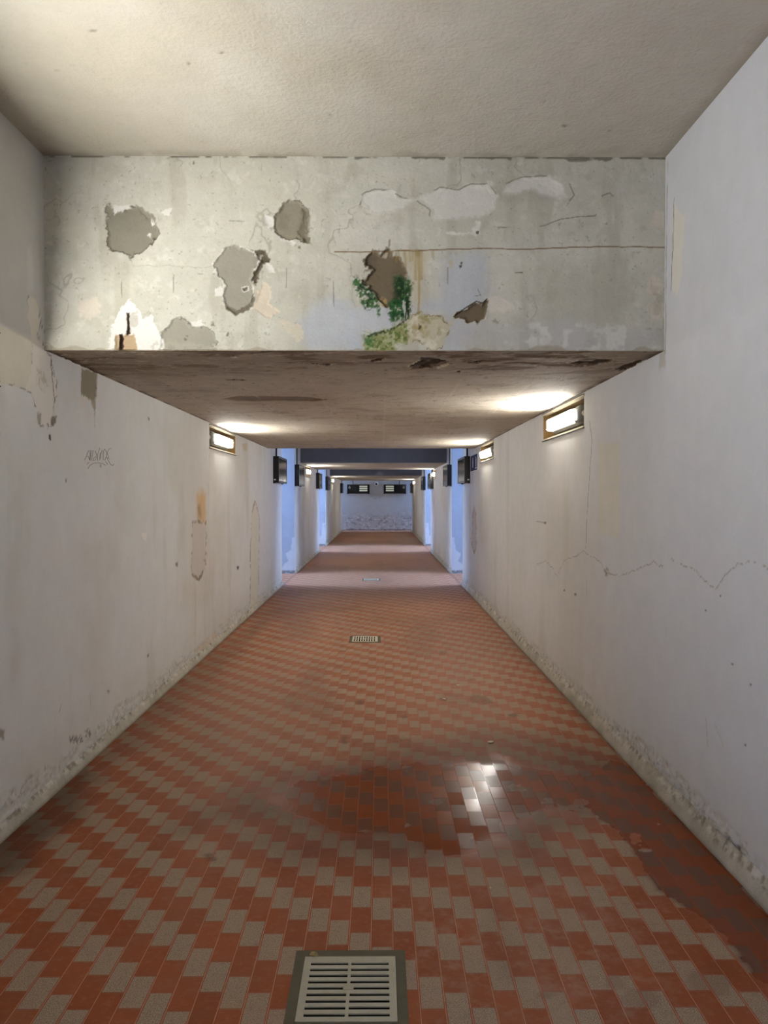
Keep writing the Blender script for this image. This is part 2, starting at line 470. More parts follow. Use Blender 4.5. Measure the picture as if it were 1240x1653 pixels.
# ------------------------------------------------------------------ right wall
def paint_right(U, V):
    p = Paint(U, V, WALLC)
    p.mottling((196, 192, 182), 0.9, 0.45, 0.7, 0.4, 103)
    p.mottling((188, 182, 168), 2.2, 0.55, 0.75, 0.3, 109, 1.6, 0.35)
    p.apply((1 - sstep(3.4, 5.6, U + 0.6 * (fbm(U * 1.5, V * 1.5, 163, 3) - 0.5))) * 0.8, (206, 209, 216))  # cool daylight cast on the near stretch, painted into the wall colour
    base_flakes(p, 161)
    p.poly(wr((966, 714), (975, 718), (1001, 712), (1001, 868), (985, 866), (966, 858)), (213, 209, 194), 0.02, 0.012, 0.8, seed=112, freq=4)
    p.poly(wr((1087, 325), (1100, 345), (1105, 352), (1103, 400), (1100, 440), (1094, 475), (1085, 472), (1085, 400)), (218, 214, 206), 0.012, 0.005, 0.95, 0.002, seed=113)
    p.line(wr((1088, 320), (1087, 365), (1085, 420), (1083, 472)), (70, 64, 56), 0.0035, 0.004, 0.9, seed=114)
    p.line(wr((1078, 262), (1076, 400), (1075, 500), (1074, 570)), (120, 116, 110), 0.006, 0.008, 0.7, seed=115, breaks=0.4)
    p.poly(wr((1065, 568), (1075, 562), (1074, 590), (1064, 595)), (176, 170, 160), 0.012, 0.008, 0.6, seed=116)
    p.line(wr((952, 682), (956, 710), (952, 760), (947, 850), (946, 885)), (120, 112, 102), 0.006, 0.012, 0.8, seed=117, breaks=0.3)
    p.line(wr((947, 930), (947, 960)), (130, 122, 112), 0.006, 0.01, 0.5, seed=118)
    for k, ln in enumerate((((866, 912), (880, 905), (893, 918), (900, 932), (910, 905), (930, 898), (942, 890), (955, 900), (968, 905), (978, 925), (1000, 930), (1030, 920), (1055, 908), (1070, 915)),
                            ((1080, 900), (1095, 910), (1122, 920), (1140, 940), (1156, 950), (1170, 930), (1190, 910), (1215, 905), (1240, 918)))):
        p.line(wr(*ln), (140, 132, 122), 0.0036, 0.014, 0.65, seed=120 + k, breaks=0.3)
    p.poly(wr((975, 918), (982, 920), (984, 930), (976, 930)), (110, 100, 88), 0.012, 0.006, 0.7, seed=124, speck=0.45)
    for (a, b, r) in ((880, 844, 1.6), (929, 960, 1.8), (911, 953, 1.3), (1182, 1072, 1.6), (1204, 1203, 1.8), (1163, 962, 1.2), (1140, 986, 1.2), (1212, 1106, 1.5)):
        p.poly(wr((a - r, b - r), (a + r, b - r), (a + r, b + r), (a - r, b + r)), (96, 88, 78), 0.004, 0.003, 0.9, seed=int(a))
    p.line(wr((866, 842), (880, 844)), (120, 112, 102), 0.005, 0.004, 0.7, seed=130)
    p.line(wr((1140, 1160), (1143, 1205)), (176, 160, 128), 0.004, 0.006, 0.7, seed=131)
    p.line(wr((1155, 1170), (1168, 1205)), (186, 172, 146), 0.004, 0.006, 0.5, seed=132)
    p.poly(wr((763, 830), (766, 815), (769, 830), (769, 880), (766, 893), (762, 880)), (186, 176, 166), 0.03, 0.02, 0.8, seed=134, edge=(140, 118, 98), edge_w=0.03)
    for (a, b) in ((1112, 1305), (1150, 1345), (1175, 1360), (1190, 1370), (1062, 1260)):
        p.poly(wr((a - 10, b - 8), (a + 6, b - 4), (a + 12, b + 14), (a - 2, b + 12)), (120, 106, 90), 0.02, 0.006, 0.85, 0.005, seed=a, speck=0.5)
    return p
holesR = [(y0, y1, NZ0, NZ1) for s, y0, y1 in LAMPS if s > 0] + [(Y_BEAM + 0.06, Y_A1 - 0.06, Z1 + 0.06, 9)]
ysR = np.concatenate([yspace(O0[1], O1[0]), [q for s, a, b in LAMPS if s > 0 and b < 12 for q in (a, b)]])
exR = [f for s, a, b in LAMPS if s > 0 and b < 12 for f in niche_faces(s, a, b)]
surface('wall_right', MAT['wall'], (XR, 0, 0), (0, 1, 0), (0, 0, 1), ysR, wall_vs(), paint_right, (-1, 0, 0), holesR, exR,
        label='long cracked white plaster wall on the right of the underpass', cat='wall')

# ------------------------------------------------------------------ far wall stretches between the stair openings
def paint_far(seed):
    def fn(U, V):
        p = Paint(U, V, WALLC)
        p.mottling((196, 188, 172), 1.3, 0.45, 0.7, 0.5, seed)
        base_flakes(p, seed + 5)
        return p
    return fn
for s, X, side in ((-1, XL, 'left'), (1, XR, 'right')):
    for k, (a, b, c0, c1) in enumerate(((O1[1], O2[0], Y_B0, Y_B1), (O2[1], O3[0], Y_C0, Y_C1))):
        lam = [(y0, y1) for q, y0, y1 in LAMPS if q == s and a < y0 < b]
        ys = np.concatenate([np.arange(a, b, 0.07), [b], [q for l in lam for q in l]])
        vsx = np.concatenate([np.arange(0, 0.5, 0.02), np.arange(0.5, Z2, 0.09), [Z2, NZ0, NZ1, Z1 + 0.06]])
        surface('wall_' + side, MAT['wall'], (X, 0, 0), (0, 1, 0), (0, 0, 1), ys, vsx, paint_far(200 + k + s), (-s, 0, 0),
                [(l[0], l[1], NZ0, NZ1) for l in lam] + [(c0 + 0.06, c1 - 0.06, Z1 + 0.05, 9)],
                [f for l in lam for f in niche_faces(s, *l)],
                label='distant white wall stretch on the %s %s' % (side, ('between the two stair openings', 'leading up to the end wall')[k]), cat='wall')

# ------------------------------------------------------------------ cross wall (beam) over the low passage
def bz(*pts): return [on_y(60 + a * 0.46774, 240 + b * 0.46774, Y_BEAM) for a, b in pts]      # traced on the left half
def bc(*pts): return [on_y(560 + a * 0.46774, 240 + b * 0.46774, Y_BEAM) for a, b in pts]     # right half
def bm_(*pts): return [on_y(560 + a * 0.20968, 380 + b * 0.20968, Y_BEAM) for a, b in pts]    # damp middle
def paint_beam(U, V):
    base = (202, 201, 189)
    p = Paint(U, V, base)
    p.mottling((190, 188, 174), 1.6, 0.42, 0.7, 0.7, 301)
    p.mottling((212, 210, 200), 3.2, 0.52, 0.75, 0.6, 305)
    p.mottling((178, 174, 160), 8, 0.60, 0.8, 0.5, 309)
    p.mottling((172, 169, 155), 22, 0.62, 0.8, 0.3, 303)
    p.mottling((216, 214, 206), 30, 0.62, 0.75, 0.45, 304)
    p.mottling((172, 168, 152), 5, 0.56, 0.72, 0.45, 306, 2.2, 0.4)
    m = sstep(0.76, 0.82, fbm(U * 70, V * 70, 307, 3)); p.apply(m * 0.4, (120, 114, 100))
    r = fbm(U * 3.5, V * 3.5, 308, 5); m = (1 - sstep(0.004, 0.012, np.abs(r - 0.52))) * sstep(0.5, 0.62, fbm(U * 2.5, V * 2.5, 310, 3))
    p.apply(m * 0.45, (140, 134, 118))
    conc = (140, 136, 122)
    white = (226, 224, 218)
    # bluish old paint showing through
    blue = (186, 192, 202)
    p.poly(bz((915, 600), (960, 530), (1040, 515), (1100, 545), (1130, 640), (1130, 700), (930, 698)), blue, 0.05, 0.05, 0.75, seed=311, freq=6)
    p.poly(bm_((740, 180), (830, 150), (1080, 160), (1110, 420), (1080, 500), (1040, 700), (830, 900), (690, 890), (790, 690), (700, 590), (500, 600), (490, 500), (700, 480)), blue, 0.05, 0.05, 0.8, seed=313, freq=5)
    p.poly(bm_((0, 570), (130, 540), (330, 560), (380, 690), (220, 755), (90, 720), (100, 890), (0, 890)), (192, 197, 205), 0.03, 0.02, 0.85, seed=315)
    p.poly(bc((690, 430), (930, 410), (960, 560), (850, 600), (690, 590)), (186, 184, 170), 0.07, 0.08, 0.6, seed=317, freq=5)
    p.poly(bc((350, 600), (640, 590), (1090, 640), (1090, 700), (350, 700)), (190, 190, 190), 0.05, 0.04, 0.6, seed=318, freq=8)
    p.poly(bc((560, 600), (1080, 620), (1090, 695), (560, 695)), (222, 220, 214), 0.04, 0.02, 0.7, seed=319, speck=0.56, speck_f=18)
    # old shallow flakes with cracked upper rims
    lite = (221, 220, 215)
    for k, q in enumerate((((45, 190), (60, 150), (100, 140), (150, 140), (180, 170), (240, 180), (190, 205), (140, 215), (80, 215)),
                           ((245, 175), (280, 150), (320, 132), (380, 140), (430, 122), (490, 120), (520, 160), (510, 200), (460, 240), (300, 250), (290, 210)),
                           ((530, 155), (545, 120), (610, 97), (700, 97), (745, 120), (755, 165), (700, 170), (650, 145), (560, 150)))):
        p.poly(bc(*q), lite, 0.018, 0.012, 0.75, 0.0015, seed=321 + k, freq=9)
    for k, q in enumerate((((45, 195), (55, 155), (100, 140), (150, 140), (180, 168), (240, 180), (280, 150), (320, 132), (380, 142), (430, 122), (490, 120), (515, 155)),
                           ((240, 180), (290, 210), (285, 225), (300, 255)), ((530, 158), (545, 122), (610, 97), (690, 95)),
                           ((770, 120), (785, 160), (770, 180)), ((880, 165), (910, 150), (920, 160)), ((960, 150), (985, 155), (970, 135)),
                           ((520, 270), (640, 275), (740, 245), (860, 230)))):
        p.line(bc(*q), (126, 120, 106), 0.0045, 0.008, 0.75, seed=331 + k, breaks=0.42)
    for k, q in enumerate((((140, 140), (165, 150), (175, 170), (150, 160)), ((420, 130), (490, 122), (505, 150), (460, 148)), ((600, 105), (700, 102), (745, 125), (740, 165), (690, 140)),
                           ((345, 290), (370, 285), (430, 292), (450, 250), (465, 250), (455, 295), (350, 300)))):
        p.poly(bc(*q), white, 0.012, 0.006, 0.85, 0.001, seed=341 + k)
    p.poly(bc((445, 285), (458, 285), (456, 294), (446, 294)), (70, 64, 56), 0.004, 0.002, 0.9, seed=345)
    for k, q in enumerate((((1040, 265), (1060, 222), (1100, 220), (1100, 270)), ((1035, 490), (1045, 440), (1070, 430), (1088, 470), (1075, 505)),
                           ((1030, 545), (1060, 515), (1090, 540), (1085, 595), (1045, 600)))):
        p.poly(bc(*q), (216, 208, 194), 0.02, 0.006, 0.9, 0.002, seed=347 + k)
    p.poly(bc((1050, 480), (1090, 480), (1098, 680), (1070, 620)), (176, 168, 150), 0.03, 0.02, 0.5, seed=351, speck=0.45, speck_f=30)
    # broken plaster patches
    p.poly(bz((785, 228), (810, 230), (822, 262), (800, 275), (790, 250)), white, 0.008, 0.004, 0.9, 0.002, seed=360)
    p.poly(bz((830, 300), (860, 300), (895, 322), (885, 335), (835, 312)), white, 0.008, 0.004, 0.9, 0.002, seed=361)
    p.poly(bz((240, 240), (262, 215), (300, 222), (320, 200), (355, 205), (385, 235), (410, 262), (425, 295), (400, 315), (375, 345), (320, 372), (290, 355), (245, 350), (240, 300)),
           conc, 0.014, 0.004, 1, 0.008, seed=362, edge=(84, 78, 68), edge_w=0.004)
    p.poly(bz((235, 188), (258, 182), (264, 215), (256, 236), (238, 232)), conc, 0.012, 0.004, 1, 0.006, seed=363, speck=0.32, speck_f=35)
    p.poly(bz((340, 195), (385, 215), (412, 240), (410, 262), (372, 235), (345, 215)), conc, 0.01, 0.003, 0.9, 0.006, seed=364, speck=0.35, speck_f=40)
    for q in (((262, 196), (320, 194), (322, 208), (280, 214), (262, 228)), ((385, 288), (396, 292), (392, 305), (380, 302)), ((388, 240), (410, 262), (395, 268)), ((432, 220), (468, 202), (455, 232), (438, 235))):
        p.poly(bz(*q), white, 0.006, 0.003, 0.95, seed=int(q[0][0]))
    p.poly(bz((820, 235), (840, 205), (875, 172), (915, 190), (940, 215), (935, 260), (932, 300), (945, 328), (905, 318), (870, 315), (828, 300), (815, 270)),
           (146, 140, 124), 0.012, 0.004, 1, 0.008, seed=366, edge=(90, 82, 70), edge_w=0.004)
    p.poly(bz((915, 195), (940, 215), (934, 300), (945, 328), (915, 318), (890, 290), (910, 250)), (112, 104, 88), 0.015, 0.01, 0.7, 0.003, seed=367)
    p.poly(bz((820, 220), (850, 200), (870, 230), (850, 280), (822, 270)), (124, 118, 102), 0.02, 0.015, 0.5, seed=368)
    p.poly(bz((720, 345), (780, 350), (806, 388), (775, 402), (770, 440), (752, 468), (740, 460), (750, 420), (770, 385)), (96, 88, 74), 0.01, 0.004, 1, 0.010, seed=369)
    p.poly(bz((750, 520), (775, 465), (812, 478), (800, 530), (838, 560), (800, 588), (760, 565), (740, 550)), (212, 200, 182), 0.014, 0.005, 0.9, 0.003, seed=370)
    p.poly(bz((610, 395), (640, 350), (680, 326), (730, 348), (775, 372), (760, 400), (745, 430), (742, 465), (748, 500), (740, 545), (690, 574), (655, 552), (640, 510), (645, 470), (615, 425)),
           (154, 150, 138), 0.010, 0.004, 1, 0.006, seed=371, edge=(222, 219, 210), edge_w=0.005)
    p.poly(bz((748, 490), (752, 525), (735, 555), (690, 576), (650, 555), (640, 500), (655, 540), (690, 556), (730, 535)), (110, 102, 88), 0.006, 0.004, 0.9, 0.003, seed=372)
    p.poly(bz((705, 475), (728, 472), (730, 492), (712, 494)), (98, 90, 76), 0.008, 0.003, 0.9, 0.004, seed=373, edge=(220, 216, 208))
    p.poly(bz((790, 395), (812, 400), (822, 432), (800, 425)), white, 0.006, 0.003, 0.95, 0.002, seed=374)
    p.poly(bz((608, 485), (636, 478), (640, 508), (612, 508)), white, 0.008, 0.003, 0.9, seed=375)
    p.poly(bz((420, 655), (470, 590), (500, 583), (530, 615), (590, 620), (622, 655), (605, 690), (645, 705), (420, 705)), (158, 155, 142), 0.014, 0.004, 1, 0.006, seed=376, edge=(100, 92, 80), edge_w=0.004)
    p.poly(bz((535, 600), (570, 590), (580, 615), (550, 615)), white, 0.008, 0.003, 0.8, seed=377)
    p.poly(bz((140, 560), (150, 530), (165, 520), (200, 512), (228, 540), (215, 575), (180, 592), (150, 580)), (216, 206, 192), 0.014, 0.005, 0.95, 0.002, seed=378)
    p.poly(bz((130, 520), (190, 480), (240, 520), (240, 590), (160, 600)), (182, 178, 164), 0.03, 0.03, 0.3, seed=379)
    p.poly(bz((248, 698), (262, 600), (300, 545), (320, 516), (350, 550), (365, 590), (400, 580), (412, 625), (440, 660), (432, 699)), white, 0.014, 0.003, 1, 0.002, seed=380)
    p.poly(bz((318, 572), (350, 560), (356, 600), (340, 625), (318, 640)), (196, 192, 182), 0.01, 0.003, 0.9, seed=381, speck=0.35)
    p.poly(bz((266, 645), (340, 640), (346, 700), (264, 700)), (182, 160, 128), 0.008, 0.003, 1, 0.010, seed=382)
    p.poly(bz((307, 568), (317, 566), (320, 640), (308, 646)), (66, 48, 36), 0.004, 0.002, 1, 0.02, seed=383)
    p.poly(bz((282, 640), (296, 640), (294, 702), (278, 702)), (62, 42, 32), 0.004, 0.002, 1, 0.02, seed=384)
    p.poly(bz((838, 600), (860, 590), (915, 610), (925, 655), (905, 660)), (210, 202, 182), 0.02, 0.006, 0.8, seed=385)
    p.poly(bz((395, 660), (640, 680), (760, 690), (900, 690), (900, 702), (395, 702)), (176, 170, 156), 0.02, 0.01, 0.5, seed=386, speck=0.45)
    # damp spall with moss
    p.poly(bm_((130, 230), (150, 160), (200, 115), (250, 150), (290, 90), (330, 100), (350, 150), (400, 152), (440, 220), (460, 290), (452, 400), (450, 490), (380, 520), (300, 560), (235, 490), (215, 440), (130, 380), (118, 345), (180, 290), (200, 265)),
           (112, 100, 82), 0.012, 0.006, 1, 0.012, seed=390)
    p.poly(bm_((110, 240), (140, 160), (210, 110), (260, 150), (240, 230), (190, 280), (150, 290)), (104, 94, 78), 0.02, 0.01, 0.9, seed=391, speck=0.42, speck_f=45)
    p.poly(bm_((270, 170), (275, 120), (300, 110), (312, 140), (300, 168)), (190, 178, 160), 0.008, 0.004, 0.8, seed=392)
    p.poly(bm_((230, 490), (300, 480), (300, 545), (240, 530)), (176, 150, 104), 0.012, 0.005, 0.9, seed=393, speck=0.4)
    p.line(bm_((322, 95), (325, 40)), (120, 110, 94), 0.006, 0.01, 0.7, seed=394)
    yel = (196, 188, 158)
    p.poly(bm_((470, 660), (540, 588), (640, 622), (720, 620), (790, 690), (830, 660), (780, 760), (740, 850), (690, 890), (640, 880), (590, 830), (520, 795), (460, 830), (465, 740)),
           yel, 0.016, 0.006, 0.75, seed=395, edge=(128, 112, 70), edge_w=0.004)
    p.poly(bm_((480, 660), (560, 600), (720, 630), (780, 700), (640, 860), (480, 800)), (222, 218, 204), 0.03, 0.01, 0.7, seed=388, speck=0.52, speck_f=22)
    p.poly(bm_((480, 660), (560, 600), (720, 630), (780, 700), (640, 860), (480, 800)), (160, 146, 96), 0.03, 0.01, 0.6, seed=387, speck=0.58, speck_f=40)
    p.poly(bm_((555, 600), (630, 630), (630, 680), (580, 650)), (150, 140, 90), 0.02, 0.015, 0.7, seed=396)
    p.poly(bm_((490, 640), (640, 700), (700, 780), (560, 760), (480, 780)), (168, 154, 104), 0.05, 0.03, 0.6, seed=397, speck=0.45, speck_f=30)
    p.poly(bm_((545, 690), (570, 690), (565, 725), (550, 728)), (90, 76, 54), 0.006, 0.003, 0.9, seed=398)
    p.poly(bm_((130, 770), (220, 758), (300, 735), (380, 700), (460, 662), (468, 720), (460, 820), (380, 835), (375, 895), (130, 895)),
           (142, 146, 92), 0.012, 0.008, 0.95, seed=399)
    p.poly(bm_((130, 770), (380, 700), (470, 680), (460, 815), (390, 830), (375, 895), (130, 895)), (84, 108, 48), 0.015, 0.015, 0.8, seed=400, speck=0.5, speck_f=90)
    p.poly(bm_((130, 770), (380, 700), (470, 680), (460, 815), (390, 830), (375, 895), (130, 895)), (196, 196, 160), 0.015, 0.015, 0.6, seed=403, speck=0.6, speck_f=70)
    p.poly(bm_((130, 775), (200, 765), (215, 850), (150, 860)), (58, 112, 62), 0.02, 0.015, 0.8, seed=401, speck=0.45)
    p.poly(bm_((120, 740), (170, 770), (260, 745), (380, 698), (450, 650), (460, 665), (380, 716), (270, 765), (160, 785)), (26, 52, 26), 0.008, 0.003, 0.85, seed=402, speck=0.36)
    mosses = (((45, 380), (75, 312), (112, 350), (140, 400), (215, 435), (240, 500), (220, 555), (140, 560), (110, 500), (85, 430)),
              ((370, 300), (440, 310), (505, 370), (498, 450), (485, 630), (400, 665), (350, 690), (330, 600), (325, 520), (385, 460), (368, 380)),
              ((225, 540), (255, 550), (250, 640), (232, 630)), ((470, 330), (510, 370), (500, 420), (470, 400)))
    for k, q in enumerate(mosses):
        p.poly(bm_(*q), (46, 92, 46), 0.018, 0.008, 0.95, seed=404 + k, speck=(0.46, 0.40, 0.5, 0.48)[k], speck_f=85)
        p.poly(bm_(*q), (20, 52, 26), 0.016, 0.008, 0.9, seed=414 + k, speck=(0.55, 0.47, 0.6, 0.55)[k], speck_f=70)
        p.poly(bm_(*q), (92, 130, 78), 0.016, 0.008, 0.6, seed=434 + k, speck=0.64, speck_f=95)
    p.poly(bm_((385, 300), (450, 320), (440, 480), (390, 500), (365, 400)), (30, 48, 32), 0.02, 0.02, 0.8, seed=421, speck=0.38, speck_f=60)
    p.poly(bm_((340, 500), (420, 490), (420, 640), (350, 690), (330, 600)), (34, 88, 48), 0.012, 0.008, 0.7, seed=422, speck=0.46, speck_f=80)
    p.poly(bm_((430, 500), (445, 490), (470, 640), (450, 650)), (190, 194, 186), 0.006, 0.003, 0.9, seed=423)
    for a in (455, 472): p.line(bm_((a, 480), (a, 640)), (26, 50, 28), 0.005, 0.004, 0.9, seed=a)
    # rust runs from the joint
    for k, (a, b, w, al) in enumerate(((378, 200, 6, .5), (400, 180, 5, .5), (447, 230, 9, .6), (480, 200, 5, .5), (505, 190, 8, .5), (530, 340, 8, .7), (552, 600, 7, .75), (570, 330, 16, .6), (660, 160, 10, .4), (545, 160, 20, .5))):
        p.line(bm_((a, 120), (a + 2, b)), (150, 128, 78), w * 0.0007 + 0.003, 0.006, al, seed=430 + k)
    p.poly(bm_((455, 130), (610, 130), (600, 290), (560, 560), (540, 560), (520, 320), (480, 240)), (196, 182, 144), 0.03, 0.03, 0.5, seed=441)
    p.line(bz((330, 405), (480, 405), (600, 410)), (168, 160, 142), 0.004, 0.01, 0.4, seed=443)
    p.line(bc((-40, 357), (140, 354), (340, 348), (470, 345), (620, 347), (770, 340), (900, 338), (1100, 341)), (128, 104, 72), 0.0045, 0.004, 0.85, seed=444, breaks=0.3)
    p.poly(bm_((780, 200), (820, 195), (815, 250), (785, 260)), (190, 176, 146), 0.012, 0.01, 0.7, seed=446)
    p.line(bm_((776, 250), (776, 372)), (110, 100, 84), 0.003, 0.003, 0.7, seed=447)
    p.poly(bm_((862, 212), (895, 208), (890, 250), (875, 248)), (40, 44, 36), 0.008, 0.003, 0.9, seed=448, speck=0.4)
    p.line(bm_((985, 470), (1028, 462), (1010, 415)), (110, 108, 104), 0.0025, 0.003, 0.8, seed=449)
    p.poly(bm_((1085, 500), (1150, 470), (1240, 500), (1300, 560), (1200, 600), (1085, 610)), (220, 214, 204), 0.014, 0.005, 0.8, 0.001, seed=450)
    p.poly(bm_((815, 625), (850, 590), (920, 562), (1000, 508), (1040, 525), (1066, 488), (1092, 492), (1085, 545), (1075, 600), (1060, 640), (1010, 682), (990, 660), (925, 680), (900, 645), (830, 642)),
           (112, 100, 82), 0.006, 0.003, 1, 0.010, seed=451, edge=(216, 208, 192), edge_w=0.004)
    p.line(bm_((830, 612), (920, 556), (1000, 505), (1045, 520), (1080, 490)), (46, 38, 30), 0.004, 0.003, 0.9, seed=452)
    # short vertical reinforcement marks and knocks
    for k, (q0, q1) in enumerate((((291, 452), (291, 512)), ((471, 438), (471, 496)), ((860, 413), (860, 480)), ((1022, 458), (1024, 545)))):
        p.line(bz(q0, q1), (120, 112, 98), 0.0035, 0.004, 0.6, seed=455 + k, breaks=0.3)
    p.line(bz((662, 250), (716, 250)), (126, 118, 104), 0.0035, 0.004, 0.6, seed=459, breaks=0.35)
    p.line(bc((582, 428), (606, 428)), (90, 82, 68), 0.004, 0.002, 0.8, seed=460)
    for k, (a, b) in enumerate(((320, 388), (610, 605), (540, 48), (905, 340), (380, 540), (660, 640), (515, 655))):
        p.poly(bz((a - 5, b - 8), (a + 4, b - 6), (a + 6, b + 6), (a - 4, b + 8)), (104, 96, 84), 0.008, 0.004, 0.8, seed=462 + k, speck=0.4)
    for k, (a, b) in enumerate(((880, 465), (645, 625), (1115, 640), (835, 310), (895, 265), (515, 600), (1040, 630), (905, 455))):
        p.poly(bc((a - 8, b - 8), (a + 8, b - 6), (a + 6, b + 10), (a - 6, b + 8)), (140, 134, 118), 0.014, 0.006, 0.7, seed=472 + k, speck=0.5)
    # dark joint under the high ceiling
    top = Z2 - V
    n = fbm(U * 9, U * 0 + 5.5, 481, 5)
    wdt = 0.006 + 0.018 * sstep(0.45, 0.65, n) * sstep(-0.5, 0.3, U) + 0.005
    p.apply((1 - sstep(wdt * 0.6, wdt, top)) * sstep(0.35, 0.5, fbm(U * 16, V * 3, 483, 3)) * 0.8, (104, 98, 84))
    bot = V - Z1
    wb = 0.004 + 0.03 * sstep(0.5, 0.72, fbm(U * 6, U * 0 + 2.5, 487, 5))
    p.apply((1 - sstep(wb * 0.6, wb, bot)) * 0.6, (160, 146, 122))
    return p
bx_u = np.concatenate([[XL - 0.03], np.arange(XL, XR, 0.0036), [XR, XR + 0.03]])
bx_v = np.concatenate([np.arange(Z1, Z2, 0.0036), [Z2]])
surface('wall_front', MAT['beam'], (0, Y_BEAM, 0), (1, 0, 0), (0, 0, 1), bx_u, bx_v, paint_beam, (0, -1, 0),
        label='flaking cross wall above the low passage with mossy damp patch', cat='wall')

# the other cross walls: painted dark grey where they face the camera
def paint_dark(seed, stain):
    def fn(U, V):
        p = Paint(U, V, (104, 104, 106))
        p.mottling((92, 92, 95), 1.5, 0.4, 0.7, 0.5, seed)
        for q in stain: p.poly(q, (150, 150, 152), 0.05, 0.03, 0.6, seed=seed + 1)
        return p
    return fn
cross_u = np.arange(XL, XR + 0.02, 0.04); cross_u[-1] = XR
cross_v = np.linspace(Z1, Z2, 24)
surface('wall_front', MAT['beam'], (0, Y_B0, 0), (1, 0, 0), (0, 0, 1), cross_u, cross_v, paint_dark(501, []), (0, -1, 0),
        label='dark grey cross wall beyond the first stair opening', cat='wall')
surface('wall_front', MAT['beam'], (0, Y_C0, 0), (1, 0, 0), (0, 0, 1), cross_u, cross_v,
        paint_dark(511, [[on_y(a, b, Y_C0) for a, b in ((606, 767), (611, 761), (617, 762), (618, 768))]]), (0, -1, 0),
        label='dark grey cross wall with pale stain, the farther of the two', cat='wall')
for yb in (Y_A1, Y_B1, Y_C1):
    surface('wall_back', MAT['beam'], (0, yb, 0), (1, 0, 0), (0, 0, 1), cross_u, cross_v, flat((190, 188, 180)), (0, 1, 0),
            label='rear face of a low ceiling stretch turned away from view', cat='wall')
surface('wall_back', MAT['wall'], (0, YB, 0), (1, 0, 0), (0, 0, 1), cross_u, np.linspace(0, Z2, 10), flat(WALLC), (0, 1, 0),
        label='white wall closing the underpass behind the viewer', cat='wall')

# ------------------------------------------------------------------ ceilings
def paint_high(U, V):
    p = Paint(U, V, (190, 185, 174))
    p.mottling((176, 168, 150), 1.2, 0.45, 0.7, 0.6, 601)
    p.mottling((150, 140, 122), 42, 0.72, 0.82, 0.25, 603)
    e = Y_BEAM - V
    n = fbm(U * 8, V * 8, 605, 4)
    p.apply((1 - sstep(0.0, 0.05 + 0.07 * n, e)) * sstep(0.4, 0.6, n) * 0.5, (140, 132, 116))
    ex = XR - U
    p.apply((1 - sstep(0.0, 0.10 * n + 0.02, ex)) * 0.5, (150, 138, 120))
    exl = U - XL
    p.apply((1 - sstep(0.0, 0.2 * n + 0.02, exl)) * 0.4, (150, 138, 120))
    for (a, b, r) in ((358, 84, 4), (306, 102, 2), (150, 50, 6), (93, 113, 2), (912, 203, 4), (985, 212, 2), (880, 165, 2), (532, 185, 2)):
        p.poly([on_z(a + i, b + j, Z2) for i, j in ((-r, -1.5), (r, -2), (r * .8, 2), (-r * .8, 1.5))], (112, 104, 92), 0.006, 0.004, 0.8, seed=a)
    return p
gx = np.concatenate([[XL - 0.03], np.arange(XL, XR, 0.012), [XR, XR + 0.03]])
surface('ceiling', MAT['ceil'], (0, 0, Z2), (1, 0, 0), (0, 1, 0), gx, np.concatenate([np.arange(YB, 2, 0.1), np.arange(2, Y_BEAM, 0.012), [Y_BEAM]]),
        paint_high, (0, 0, -1), label='rough stucco ceiling high above the near end', cat='ceiling')

